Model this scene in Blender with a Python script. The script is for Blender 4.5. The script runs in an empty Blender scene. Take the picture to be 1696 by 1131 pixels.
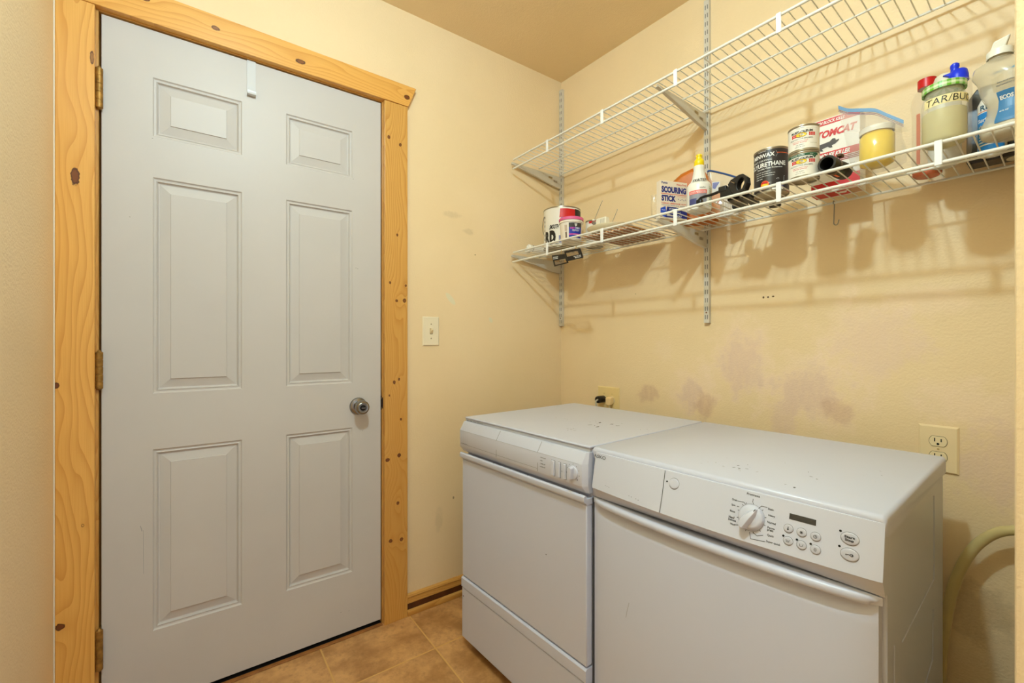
import bpy, bmesh, math, random
from mathutils import Vector, Matrix
random.seed(7)
SC = bpy.context.scene
COL = SC.collection
PI = math.pi

# ------------------------------------------------------------------ camera, world, lights, exposure
F_PX = 735.0
ANG = math.atan2(1015.0, F_PX)
FW = Vector((math.cos(ANG), math.sin(ANG), 0))
cd = bpy.data.cameras.new('camera'); cam = bpy.data.objects.new('camera', cd); COL.objects.link(cam)
cd.sensor_width = 36.0; cd.lens = 36.0 * F_PX / 1696.0; cd.clip_start = 0.02
cam.location = (-1.5573, -1.7153, 1.11)
cam.rotation_euler = FW.to_track_quat('-Z', 'Y').to_euler()
SC.camera = cam
SC.view_settings.view_transform = 'Standard'
try: SC.view_settings.look = 'None'
except Exception: pass
SC.view_settings.gamma = 1.0
SC.view_settings.exposure = 0.0
SC.view_settings.use_curve_mapping = False

w = bpy.data.worlds.new('world'); SC.world = w; w.use_nodes = True
bg = w.node_tree.nodes['Background']
bg.inputs[0].default_value = (0.86, 0.91, 0.96, 1); bg.inputs[1].default_value = 1.0

def lamp(name, loc, energy, color, size):
    l = bpy.data.lights.new(name, 'POINT'); l.energy = energy; l.color = color; l.shadow_soft_size = size
    o = bpy.data.objects.new(name, l); o.location = loc; COL.objects.link(o); return o
lamp('ceiling_bulb', (-1.40, -1.34, 2.34), 46.5, (0.60, 0.855, 1.0), 0.036)

# ------------------------------------------------------------------ frames: local x runs right along the wall, local y runs into it
TH = math.radians(2.5)     # side wall
TM = math.radians(3.1)     # machines
FA = Matrix.Identity(4)
FB = Matrix.Rotation(TH - PI/2, 4, 'Z')
FM = Matrix.Translation((-0.745, -0.298, 0)) @ Matrix.Rotation(TM - PI/2, 4, 'Z')

# ------------------------------------------------------------------ materials
MATS = {}
def s2l(c):
    return tuple(((x/255.0)/12.92 if x/255.0 <= 0.04045 else ((x/255.0+0.055)/1.055)**2.4) for x in c)
def mat(name, col, rough=0.5, metal=0.0, spec=0.5, bump=0, bscale=200, var=0, vscale=5, trans=0, ior=1.45, alpha=1.0, coat=0, lin=False):
    if name in MATS: return MATS[name]
    c = col if lin else s2l(col)
    m = bpy.data.materials.new(name); m.use_nodes = True; nt = m.node_tree; N = nt.nodes; L = nt.links
    b = N['Principled BSDF']
    b.inputs['Base Color'].default_value = (*c, 1); b.inputs['Roughness'].default_value = rough
    b.inputs['Metallic'].default_value = metal; b.inputs['Specular IOR Level'].default_value = spec
    b.inputs['IOR'].default_value = ior
    if trans: b.inputs['Transmission Weight'].default_value = trans
    if alpha < 1: b.inputs['Alpha'].default_value = alpha
    if coat: b.inputs['Coat Weight'].default_value = coat
    tc = N.new('ShaderNodeTexCoord')
    n2 = N.new('ShaderNodeTexNoise'); n2.inputs['Scale'].default_value = vscale; n2.inputs['Detail'].default_value = 4
    L.new(tc.outputs['Object'], n2.inputs['Vector'])
    v = max(var, 0.015)
    mr = N.new('ShaderNodeMapRange'); mr.inputs[1].default_value = 0.3; mr.inputs[2].default_value = 0.7
    mr.inputs[3].default_value = 1 - v; mr.inputs[4].default_value = 1 + v
    L.new(n2.outputs['Fac'], mr.inputs[0])
    mx = N.new('ShaderNodeVectorMath'); mx.operation = 'SCALE'; mx.inputs[0].default_value = c
    L.new(mr.outputs[0], mx.inputs['Scale']); L.new(mx.outputs[0], b.inputs['Base Color'])
    if bump:
        n = N.new('ShaderNodeTexNoise'); n.inputs['Scale'].default_value = bscale; n.inputs['Detail'].default_value = 3
        L.new(tc.outputs['Object'], n.inputs['Vector'])
        bp = N.new('ShaderNodeBump'); bp.inputs['Strength'].default_value = bump; bp.inputs['Distance'].default_value = 0.002
        L.new(n.outputs['Fac'], bp.inputs['Height']); L.new(bp.outputs[0], b.inputs['Normal'])
    MATS[name] = m; return m

class NB:
    """tiny node builder"""
    def __init__(s, m): s.nt = m.node_tree; s.N = s.nt.nodes; s.L = s.nt.links
    def put(s, inp, v):
        if isinstance(v, bpy.types.NodeSocket): s.L.new(v, inp)
        else: inp.default_value = v
    def math(s, op, a, b=0.0, c=None, clamp=False):
        n = s.N.new('ShaderNodeMath'); n.operation = op; n.use_clamp = clamp
        s.put(n.inputs[0], a); s.put(n.inputs[1], b)
        if c is not None: s.put(n.inputs[2], c)
        return n.outputs[0]
    def noise(s, vec, scale, detail=3, rough=0.5):
        n = s.N.new('ShaderNodeTexNoise'); n.inputs['Scale'].default_value = scale; n.inputs['Detail'].default_value = detail
        n.inputs['Roughness'].default_value = rough; s.L.new(vec, n.inputs['Vector']); return n.outputs['Fac']
    def smooth(s, v, a, b, lo=0.0, hi=1.0):
        n = s.N.new('ShaderNodeMapRange'); n.interpolation_type = 'SMOOTHSTEP'
        s.put(n.inputs[0], v); n.inputs[1].default_value = a; n.inputs[2].default_value = b
        n.inputs[3].default_value = lo; n.inputs[4].default_value = hi; return n.outputs[0]
    def mix(s, f, a, b):
        n = s.N.new('ShaderNodeMix'); n.data_type = 'RGBA'; s.put(n.inputs[0], f)
        s.put(n.inputs[6], a if isinstance(a, bpy.types.NodeSocket) else (*a, 1)); s.put(n.inputs[7], b if isinstance(b, bpy.types.NodeSocket) else (*b, 1))
        return n.outputs[2]
    def coords(s):
        tc = s.N.new('ShaderNodeTexCoord'); sp = s.N.new('ShaderNodeSeparateXYZ'); s.L.new(tc.outputs['Object'], sp.inputs[0])
        return tc.outputs['Object'], sp.outputs[0], sp.outputs[1], sp.outputs[2]
    def comb(s, x, y, z):
        n = s.N.new('ShaderNodeCombineXYZ'); s.put(n.inputs[0], x); s.put(n.inputs[1], y); s.put(n.inputs[2], z); return n.outputs[0]
    def ell(s, x, z, cx, cz, rx, rz, jit=None, tilt=0.0):
        dx = s.math('SUBTRACT', x, cx); dz = s.math('SUBTRACT', z, cz)
        if tilt:
            c_, s_ = math.cos(tilt), math.sin(tilt)
            ndx = s.math('ADD', s.math('MULTIPLY', dx, c_), s.math('MULTIPLY', dz, s_))
            dz = s.math('SUBTRACT', s.math('MULTIPLY', dz, c_), s.math('MULTIPLY', dx, s_)); dx = ndx
        dx = s.math('DIVIDE', dx, rx); dz = s.math('DIVIDE', dz, rz)
        d = s.math('SQRT', s.math('ADD', s.math('MULTIPLY', dx, dx), s.math('MULTIPLY', dz, dz)))
        if jit is not None: d = s.math('ADD', d, jit)
        return d

WALLC = (0.89, 0.685, 0.42)
def wall_mat(name, patches=(), spots=(), axis='x'):
    m = bpy.data.materials.new(name); m.use_nodes = True; B = NB(m); b = B.N['Principled BSDF']
    b.inputs['Roughness'].default_value = 0.45; b.inputs['Specular IOR Level'].default_value = 0.3
    obj, x, y, z = B.coords()
    h = x if axis == 'x' else y
    col = B.mix(B.smooth(B.noise(obj, 2.2, 4), 0.35, 0.65), WALLC, (WALLC[0]*0.96, WALLC[1]*0.955, WALLC[2]*0.93))
    if patches or spots:
        jit = B.math('MULTIPLY', B.math('SUBTRACT', B.noise(obj, 16, 5, 0.65), 0.5), 2.6)
        fine = B.noise(B.comb(B.math('MULTIPLY', h, 60), 0.0, B.math('MULTIPLY', z, 22)), 1.0, 5, 0.7)
    for (cx, cz, rx, rz, strength, pc) in patches:
        d = B.ell(h, z, cx, cz, rx, rz, jit)
        mk = B.math('MULTIPLY', B.smooth(d, 1.15, 0.45), B.math('MULTIPLY', B.smooth(fine, 0.15, 0.75, 0.45, 1.0), strength))
        col = B.mix(mk, col, pc)
    for (cx, cz, rx, rz, tl, pc) in spots:
        col = B.mix(B.smooth(B.ell(h, z, cx, cz, rx, rz, None, tl), 1.1, 0.8), col, pc)
    B.L.new(col, b.inputs['Base Color'])
    bp = B.N.new('ShaderNodeBump'); bp.inputs['Strength'].default_value = 0.32; bp.inputs['Distance'].default_value = 0.003
    hh = B.math('ADD', B.noise(obj, 170, 2, 0.5), B.math('MULTIPLY', B.noise(obj, 60, 2), 0.6))
    B.L.new(hh, bp.inputs['Height']); B.L.new(bp.outputs[0], b.inputs['Normal'])
    return m

def wood_mat(name, knots=(), axis='z', scale=55.0, dark=1.0, seed=0.0, warm=0.0):
    """knotty pine; knots = (across, along, ra, rl, darkness); along is the board's long axis"""
    m = bpy.data.materials.new(name); m.use_nodes = True; B = NB(m); b = B.N['Principled BSDF']
    b.inputs['Roughness'].default_value = 0.32; b.inputs['Specular IOR Level'].default_value = 0.45
    obj, x, y, z = B.coords()
    al, ac = (z, x) if axis == 'z' else (x, z)
    if axis == 'y': al, ac = y, x
    p = B.comb(B.math('ADD', B.math('MULTIPLY', ac, 3.0), seed), y if axis != 'y' else z, B.math('MULTIPLY', al, 0.55))
    warp = B.math('MULTIPLY', B.math('SUBTRACT', B.noise(p, 2.6, 2, 0.45), 0.5), 0.22)
    t = B.math('ADD', ac, warp)
    kmask = None; kd = None
    for (ka, kl, ra, rl, dk) in knots:
        d = B.ell(ac, al, ka, kl, ra*3.4, rl*4.6)
        g = B.math('POWER', 2.718, B.math('MULTIPLY', B.math('MULTIPLY', d, d), -1.0))
        t = B.math('ADD', t, B.math('MULTIPLY', g, ra*2.2))
        jt = B.math('MULTIPLY', B.math('SUBTRACT', B.noise(obj, 120, 2), 0.5), 0.7)
        e = B.ell(ac, al, ka, kl, ra, rl, jt)
        mk = B.math('MULTIPLY', B.math('SUBTRACT', 1.0, B.smooth(e, 0.85, 1.1)), min(1.0, dk+0.1))
        kmask = mk if kmask is None else B.math('MAXIMUM', kmask, mk)
        core = B.math('MULTIPLY', B.smooth(e, 0.6, 0.9), B.math('SUBTRACT', 1.0, B.smooth(e, 0.98, 1.15)))
        kd = core if kd is None else B.math('MAXIMUM', kd, core)
    ring = B.math('FRACT', B.math('MULTIPLY', t, scale))
    ring = B.math('POWER', ring, 2.5)
    line = B.math('MULTIPLY', ring, B.smooth(ring, 1.0, 0.93))
    fib = B.noise(B.comb(B.math('MULTIPLY', ac, 420), 0.0, B.math('MULTIPLY', al, 9)), 1.0, 3)
    lite = tuple(v*dark for v in (0.83, 0.45+warm, 0.115)); mid = tuple(v*dark for v in (0.60, 0.24, 0.035)); 
    col = B.mix(B.math('MULTIPLY', line, 0.75), lite, mid)
    col = B.mix(B.math('MULTIPLY', B.smooth(fib, 0.4, 0.7), 0.22), col, mid)
    col = B.mix(B.smooth(B.noise(p, 1.3, 3), 0.4, 0.72, 0.0, 0.5), col, tuple(v*dark for v in (0.74, 0.345, 0.065)))
    if kmask is not None:
        col = B.mix(kmask, col, (0.17, 0.045, 0.010))
        col = B.mix(B.math('MULTIPLY', kd, 0.8), col, (0.06, 0.016, 0.006))
    B.L.new(col, b.inputs['Base Color'])
    return m

def floor_mat():
    m = bpy.data.materials.new('brown_stone_tile'); m.use_nodes = True; B = NB(m); b = B.N['Principled BSDF']
    obj, x, y, z = B.coords(); T = 0.338
    tx = B.math('DIVIDE', B.math('ADD', x, 0.84 + T*20), T); ty = B.math('DIVIDE', B.math('ADD', y, 0.252 + T*20), T)
    def edge(v):
        f = B.math('FRACT', v); return B.math('MINIMUM', f, B.math('SUBTRACT', 1.0, f))
    e = B.math('MULTIPLY', B.math('MINIMUM', edge(tx), edge(ty)), T)
    g = B.smooth(B.math('ADD', e, B.math('MULTIPLY', B.math('SUBTRACT', B.noise(obj, 130, 2), 0.5), 0.0012)), 0.0035, 0.0022)
    cell = B.comb(B.math('FLOOR', tx), B.math('FLOOR', ty), 0.0)
    wn = B.N.new('ShaderNodeTexWhiteNoise'); wn.noise_dimensions = '3D'; B.L.new(cell, wn.inputs['Vector'])
    off = B.N.new('ShaderNodeVectorMath'); off.operation = 'ADD'
    sc = B.N.new('ShaderNodeVectorMath'); sc.operation = 'SCALE'; sc.inputs['Scale'].default_value = 7.0
    B.L.new(wn.outputs['Color'], sc.inputs[0]); B.L.new(obj, off.inputs[0]); B.L.new(sc.outputs[0], off.inputs[1])
    n1 = B.noise(off.outputs[0], 7, 6, 0.62); n2 = B.noise(off.outputs[0], 38, 4, 0.7)
    col = B.mix(B.smooth(n1, 0.33, 0.66), (0.40, 0.185, 0.055), (0.72, 0.39, 0.15))
    col = B.mix(B.smooth(n2, 0.45, 0.75, 0, 0.55), col, (0.31, 0.14, 0.045))
    col = B.mix(g, col, (0.70, 0.40, 0.13))
    B.L.new(col, b.inputs['Base Color'])
    B.L.new(B.smooth(g, 0, 1, 0.42, 0.85), b.inputs['Roughness'])
    bp = B.N.new('ShaderNodeBump'); bp.inputs['Strength'].default_value = 0.35; bp.inputs['Distance'].default_value = 0.003
    B.L.new(B.math('SUBTRACT', B.math('MULTIPLY', n1, 0.5), g), bp.inputs['Height']); B.L.new(bp.outputs[0], b.inputs['Normal'])
    return m

WHITE = mat('white_enamel', (204, 207, 223), 0.30, spec=0.5, var=0.015, vscale=2.5)
PLAST = mat('white_plastic', (205, 207, 220), 0.38, var=0.01)
WIRE = mat('white_vinyl_wire', (232, 228, 218), 0.38, bump=0.3, bscale=160)
BRKT = mat('white_bracket_steel', (214, 206, 192), 0.35)
BLACK = mat('black_plastic', (24, 22, 22), 0.35)
DARK = mat('dark_gap', (18, 15, 13), 0.8)
INK = mat('dark_grey_ink', (70, 70, 72), 0.6)
IVORY = mat('ivory_plastic', (240, 216, 172), 0.35)
IVORY_L = mat('pale_ivory_plastic', (242, 222, 180), 0.35)
CHROME = mat('brushed_nickel', (150, 148, 144), 0.22, metal=1.0)
STEEL = mat('galvanised_steel', (150, 148, 142), 0.35, metal=0.9)
BRASS = mat('aged_brass', (158, 118, 56), 0.5, metal=0.6, var=0.35, vscale=60, bump=0.3, bscale=220)
TIN = mat('bare_tin', (176, 168, 150), 0.3, metal=0.9)

# ------------------------------------------------------------------ object helpers
def link(name, bm, m, M=None, parent=None, smooth=35, bevel=0, seg=2):
    if bm is not None:
        bmesh.ops.recalc_face_normals(bm, faces=bm.faces[:])
    me = bpy.data.meshes.new(name); bm.to_mesh(me); bm.free()
    for mm in (m if isinstance(m, (list, tuple)) else [m]): me.materials.append(mm)
    if smooth:
        for p in me.polygons: p.use_smooth = True
        me.set_sharp_from_angle(angle=math.radians(smooth))
    o = bpy.data.objects.new(name, me); COL.objects.link(o)
    if parent is not None:
        o.parent = parent
        if M is not None: o.matrix_local = M
    elif M is not None: o.matrix_world = M
    if bevel:
        md = o.modifiers.new('bevel', 'BEVEL'); md.width = bevel; md.segments = seg; md.limit_method = 'ANGLE'; md.angle_limit = math.radians(40)
        md.harden_normals = False
    return o
def tag(o, label=None, cat=None, group=None, kind=None):
    if label: o['label'] = label
    if cat: o['category'] = cat
    if group: o['group'] = group
    if kind: o['kind'] = kind
    return o
def thing(name, label, cat, frame, loc, rz=0.0, group=None, rot=None):
    o = bpy.data.objects.new(name, None); COL.objects.link(o); o.empty_display_size = 0.05
    R = rot if rot is not None else Matrix.Rotation(rz, 4, 'Z')
    o.matrix_world = frame @ Matrix.Translation(loc) @ R
    return tag(o, label, cat, group)
def struct(name, bm, m, M=None, **k):
    o = link(name, bm, m, M, **k); o['kind'] = 'structure'; return o

def NEW(): return bmesh.new()
def box(bm, x0, x1, y0, y1, z0, z1, mi=0):
    vs = [bm.verts.new(p) for p in ((x0,y0,z0),(x1,y0,z0),(x1,y1,z0),(x0,y1,z0),(x0,y0,z1),(x1,y0,z1),(x1,y1,z1),(x0,y1,z1))]
    for f in ((0,3,2,1),(4,5,6,7),(0,1,5,4),(1,2,6,5),(2,3,7,6),(3,0,4,7)):
        fc = bm.faces.new([vs[i] for i in f]); fc.material_index = mi
    return vs
def bx(*a): bm = NEW(); box(bm, *a); return bm
def lathe(bm, prof, n=40, c=(0,0,0), mi=0, squash=None, ph=0.0):
    """prof: (r, z) bottom to top"""
    rings = []
    for r, z in prof:
        if r < 1e-6: rings.append([bm.verts.new((c[0], c[1], c[2]+z))])
        else:
            ring = []
            for i in range(n):
                t = 2*PI*i/n + ph; x = r*math.cos(t); y = r*math.sin(t)
                if squash: x, y = squash(x, y, z)
                ring.append(bm.verts.new((c[0]+x, c[1]+y, c[2]+z)))
            rings.append(ring)
    for a, b in zip(rings, rings[1:]):
        for i in range(n):
            j = (i+1) % n
            if len(a) == 1 and len(b) == 1: continue
            if len(a) == 1: f = bm.faces.new((a[0], b[j], b[i]))
            elif len(b) == 1: f = bm.faces.new((a[i], a[j], b[0]))
            else: f = bm.faces.new((a[i], a[j], b[j], b[i]))
            f.material_index = mi
    return bm
def LT(prof, **k): return lathe(NEW(), prof, **k)
def tube(bm, pts, r, n=8, closed=False, mi=0, cap=True):
    pts = [Vector(p) for p in pts]; rs = r if isinstance(r, (list, tuple)) else [r]*len(pts)
    rings = []; up = Vector((0, 0, 1)); prev = None
    for i, p in enumerate(pts):
        if closed: d = (pts[(i+1) % len(pts)] - pts[i-1]).normalized()
        else: d = (pts[min(i+1, len(pts)-1)] - pts[max(i-1, 0)]).normalized()
        if prev is None:
            a = d.cross(up)
            if a.length < 0.1: a = d.cross(Vector((1, 0, 0)))
        else: a = prev - d*prev.dot(d)
        a.normalize(); prev = a; b = d.cross(a)
        rings.append([bm.verts.new(p + (a*math.cos(2*PI*k/n) + b*math.sin(2*PI*k/n))*rs[i]) for k in range(n)])
    R = rings + ([rings[0]] if closed else [])
    for A, Bq in zip(R, R[1:]):
        for k in range(n):
            bm.faces.new((A[k], A[(k+1) % n], Bq[(k+1) % n], Bq[k])).material_index = mi
    if cap and not closed:
        bm.faces.new(rings[0][::-1]).material_index = mi; bm.faces.new(rings[-1]).material_index = mi
    return bm
def TB(pts, r, **k): return tube(NEW(), pts, r, **k)
def spline(pts, n=8):
    pts = [Vector(p) for p in pts]; out = []
    P = [pts[0]*2-pts[1]] + pts + [pts[-1]*2-pts[-2]]
    for i in range(1, len(P)-2):
        for k in range(n):
            t = k/n; a, b, c, d = P[i-1], P[i], P[i+1], P[i+2]
            out.append(0.5*((2*b) + (c-a)*t + (2*a-5*b+4*c-d)*t*t + (3*b-a-3*c+d)*t**3))
    out.append(pts[-1]); return out
def prism(bm, poly, t0, t1, axis='y', mi=0):
    """poly of 2-D points, extruded along axis from t0 to t1"""
    def P(p, t):
        return {'y': (p[0], t, p[1]), 'x': (t, p[0], p[1]), 'z': (p[0], p[1], t)}[axis]
    a = [bm.verts.new(P(p, t0)) for p in poly]; b = [bm.verts.new(P(p, t1)) for p in poly]
    n = len(poly)
    for i in range(n): bm.faces.new((a[i], a[(i+1) % n], b[(i+1) % n], b[i])).material_index = mi
    bm.faces.new(a[::-1]).material_index = mi; bm.faces.new(b).material_index = mi
    return bm
def PR(*a, **k): return prism(NEW(), *a, **k)
def loft(bm, secs, close=True, mi=0):
    """secs: lists of 3-D points, same count, each a closed loop"""
    R = [[bm.verts.new(p) for p in s] for s in secs]; n = len(R[0])
    for A, Bq in zip(R, R[1:]):
        for i in range(n): bm.faces.new((A[i], A[(i+1) % n], Bq[(i+1) % n], Bq[i])).material_index = mi
    if close: bm.faces.new(R[0][::-1]).material_index = mi; bm.faces.new(R[-1]).material_index = mi
    return bm

# ------------------------------------------------------------------ print: letters and patches laid on a surface
_TC = {}
def text_geo(s, bold=0.0):
    k = (s, bold)
    if k in _TC: return _TC[k]
    cu = bpy.data.curves.new('t', 'FONT'); cu.body = s; cu.size = 1.0; cu.resolution_u = 3; cu.offset = bold
    o = bpy.data.objects.new('t', cu); COL.objects.link(o)
    bpy.context.view_layer.update()
    dg = bpy.context.evaluated_depsgraph_get()
    me = o.evaluated_get(dg).to_mesh()
    vs = [(v.co.x, v.co.y) for v in me.vertices]; fs = [tuple(p.vertices) for p in me.polygons]
    o.evaluated_get(dg).to_mesh_clear(); bpy.data.objects.remove(o); bpy.data.curves.remove(cu)
    if not vs: vs = [(0, 0)]
    x0 = min(v[0] for v in vs); x1 = max(v[0] for v in vs); y0 = min(v[1] for v in vs); y1 = max(v[1] for v in vs)
    _TC[k] = (vs, fs, x0, x1, y0, y1); return _TC[k]
class Print:
    """collects coloured shapes on a mapped surface; f(s, t, lift) -> 3-D point"""
    def __init__(p, f): p.f = f; p.bm = NEW(); p.m = []
    def mi(p, m):
        if m not in p.m: p.m.append(m)
        return p.m.index(m)
    def text(p, s, cx, cz, w, h, m, bold=0.02, lift=0.0006, slant=0.0, rise=0.0, anchor='c'):
        vs, fs, x0, x1, y0, y1 = text_geo(s, bold); mi = p.mi(m)
        ox = {'c': -0.5, 'l': 0.0, 'r': -1.0}[anchor]
        out = []
        for (x, y) in vs:
            u = (x-x0)/(x1-x0+1e-9) + ox; v = (y-y0)/(y1-y0+1e-9) - 0.5
            out.append(p.bm.verts.new(p.f(cx + u*w + v*h*slant, cz + v*h + u*w*rise, lift)))
        for f in fs:
            try: p.bm.faces.new([out[i] for i in f]).material_index = mi
            except ValueError: pass
    def rect(p, s0, s1, t0, t1, m, lift=0.0003, n=None, slant=0.0):
        mi = p.mi(m); n = n or max(1, int(abs(s1-s0)/0.004))
        a = [p.bm.verts.new(p.f(s0+(s1-s0)*i/n, t0, lift)) for i in range(n+1)]
        b = [p.bm.verts.new(p.f(s0+(s1-s0)*i/n + slant*(t1-t0), t1, lift)) for i in range(n+1)]
        for i in range(n): p.bm.faces.new((a[i], a[i+1], b[i+1], b[i])).material_index = mi
    def poly(p, pts, m, lift=0.0005):
        mi = p.mi(m); vs = [p.bm.verts.new(p.f(x, z, lift)) for x, z in pts]
        p.bm.faces.new(vs).material_index = mi
    def disc(p, cx, cz, rx, rz, m, lift=0.0005, n=20):
        p.poly([(cx+rx*math.cos(2*PI*i/n), cz+rz*math.sin(2*PI*i/n)) for i in range(n)], m, lift)
    def line(p, pts, w, m, lift=0.0005):
        for (x0, z0), (x1, z1) in zip(pts, pts[1:]):
            d = Vector((x1-x0, z1-z0)); 
            if d.length < 1e-7: continue
            d.normalize(); nx, nz = -d.y*w/2, d.x*w/2
            p.poly([(x0+nx, z0+nz), (x1+nx, z1+nz), (x1-nx, z1-nz), (x0-nx, z0-nz)], m, lift)
    def done(p, name, parent, **k):
        me = bpy.data.meshes.new(name); p.bm.to_mesh(me); p.bm.free()
        for mm in p.m: me.materials.append(mm)
        o = bpy.data.objects.new(name, me); COL.objects.link(o); o.parent = parent
        return tag(o, **k)
def flat(y=0.0): return lambda s, t, l: (s, y-l, t)
def cylm(r, phi=0.0): return lambda s, t, l: ((r+l)*math.sin(s/r+phi), -(r+l)*math.cos(s/r+phi), t)

# ================================================================== ROOM
CEIL = 2.452
PINKY = (0.80, 0.59, 0.445); TAN = (0.70, 0.47, 0.31); PALE = (0.94, 0.72, 0.53)
WL = wall_mat('yellow_paint_left', axis='y')
WBK = wall_mat('yellow_paint_back', patches=[(-0.64, 1.66, 0.05, 0.015, 0.25, (0.42, 0.30, 0.16)), (-0.56, 1.60, 0.03, 0.015, 0.3, (0.45, 0.33, 0.18)), (-0.35, 1.55, 0.09, 0.10, 0.25, PINKY), (-0.70, 0.35, 0.02, 0.05, 0.2, (0.4,0.3,0.17))],
    spots=[(-0.644, 1.295, 0.012, 0.034, 0.75, (0.82, 0.72, 0.50)), (-0.436, 1.209, 0.009, 0.014, 0.6, (0.82, 0.72, 0.50)), (-0.52, 1.50, 0.003, 0.003, 0, (0.3, 0.2, 0.1)), (-0.63, 0.43, 0.004, 0.006, 0, (0.4, 0.28, 0.15))])
WRT = wall_mat('yellow_paint_right', patches=[(0.73, 0.92, 0.11, 0.11, 0.7, PALE), (0.91, 1.05, 0.13, 0.16, 0.7, PALE), (1.12, 0.95, 0.17, 0.14, 0.7, PALE), (1.27, 1.12, 0.14, 0.14, 0.7, PALE), (1.50, 0.95, 0.16, 0.07, 0.6, PALE), (1.40, 1.22, 0.10, 0.05, 0.5, PALE), (0.60, 1.08, 0.05, 0.06, 0.3, PALE), (0.52, 0.885, 0.055, 0.045, 0.75, TAN), (0.72, 0.905, 0.05, 0.075, 1.0, PINKY), (0.775, 0.86, 0.05, 0.055, 0.8, TAN),
    (0.905, 1.03, 0.085, 0.115, 0.95, PINKY), (1.12, 0.945, 0.11, 0.085, 1.0, PINKY), (1.05, 0.86, 0.05, 0.09, 0.8, PINKY), (1.20, 0.90, 0.05, 0.04, 0.7, TAN), (1.30, 1.10, 0.12, 0.10, 0.5, PINKY),
    (1.53, 0.80, 0.09, 0.10, 0.8, PINKY), (1.50, 0.42, 0.07, 0.08, 0.5, (0.45, 0.31, 0.15)), (1.0, 1.65, 0.03, 0.03, 0.5, TAN)],
    spots=[(0.985, 1.262, 0.003, 0.004, 0, (0.12, 0.06, 0.03)), (1.0, 1.262, 0.003, 0.003, 0, (0.12, 0.06, 0.03)), (1.016, 1.263, 0.004, 0.003, 0, (0.14, 0.07, 0.03)), (0.46, 1.318, 0.002, 0.002, 0, (0.3, 0.2, 0.1))])
# back wall with door opening
DX0, DX1, DZ1 = -1.7895, -0.9275, 2.071
bm = NEW()
box(bm, -2.0, DX0, 0.0, 0.12, 0, CEIL); box(bm, DX1, 0.0, 0.0, 0.12, 0, CEIL); box(bm, DX0, DX1, 0.0, 0.12, DZ1, CEIL)
struct('wall_back', bm, WBK, smooth=0)
bm = NEW(); box(bm, -0.12, 2.3, 0.0, 0.12, 0, CEIL); struct('wall_right', bm, WRT, FB, smooth=0)
bm = NEW(); box(bm, -1.98, -1.8575, -3.2, 0.12, 0, CEIL); struct('wall_left', bm, WL, smooth=0)
bm = NEW(); box(bm, -0.78, 0.08, -1.80, -1.6395, 0, CEIL); struct('wall_front', bm, wall_mat('yellow_paint_front', axis='y'), smooth=0, bevel=0.006)
bm = NEW(); box(bm, -2.0, 0.25, -3.2, 0.14, -0.06, 0.0); struct('floor', bm, floor_mat(), smooth=0)
bm = NEW(); box(bm, -2.0, 0.25, -3.2, 0.14, CEIL, CEIL+0.06)
CEILM = mat('ceiling_paint', (0, 0, 0), 0.6, bump=0.25, bscale=120) if False else wall_mat('yellow_paint_ceiling')
struct('ceiling', bm, CEILM, smooth=0)

# door casing (knotty pine), measured from the photo
kL = [(-1.815, 1.565, 0.0085, 0.024, 0.85), (-1.781, 1.905, 0.004, 0.018, 0.6), (-1.852, 0.99, 0.006, 0.008, 0.9), (-1.845, 0.335, 0.0085, 0.009, 1.0), (-1.80, 0.60, 0.003, 0.004, 0.0)]
kH = [(2.12, -1.665, 0.006, 0.010, 0.8), (2.105, -1.493, 0.006, 0.011, 0.75), (2.09, -1.245, 0.007, 0.016, 0.8), (2.092, -0.853, 0.009, 0.011, 0.9)]
# right casing knots from picture rows
def knR(px, py, ra=0.003, rl=0.004, d=0.85):
    ra *= 1.35; rl *= 1.35
    # back-project on y = -0.02
    l = (px-848)/F_PX; u = (565.5-py)/F_PX; rt = (FW.y, -FW.x)
    d0 = l*rt[0]+FW.x; d1 = l*rt[1]+FW.y; t = (-0.02+1.7153)/d1
    return (-1.5573+t*d0, 1.11+t*u, ra, rl, d)
kR = [knR(663,240,.004,.005), knR(644,227,.004,.005), knR(658,389), knR(646,468,.003,.004), knR(657,498,.0035,.004), knR(670,498,.005,.006,.8), knR(672,473), knR(653,633,.004,.005), knR(661,628),
      knR(664,694), knR(661,754,.005,.006,.95), knR(642,762,.006,.005,.9), knR(659,833,.004,.005), knR(647,896,.005,.005), knR(665,893,.005,.005), knR(645,655,.002,.003)]
WDL = wood_mat('knotty_pine_left', kL, 'z', 62, 1.0, 0.0); WDR = wood_mat('knotty_pine_right', kR, 'z', 80, 0.84, 4.0); WDH = wood_mat('knotty_pine_head', kH, 'x', 60, 1.0, 9.0)
WDJ = wood_mat('pine_jamb', [], 'z', 90, 0.7, 2.0)
struct('trim_1', bx(-1.8545, -1.7755, -0.02, 0, 0.0, 2.056), WDL, smooth=0, bevel=0.0015)
struct('trim_2', bx(-0.9435, -0.8490, -0.02, 0, 0.0, 2.0545), WDR, smooth=0, bevel=0.0015)
struct('trim_3', PR([(-1.8545, 2.0565), (-0.8465, 2.0565), (-0.8125, 2.139), (-1.8545, 2.150)], -0.022, 0, 'y'), WDH, smooth=0, bevel=0.0015)
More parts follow.
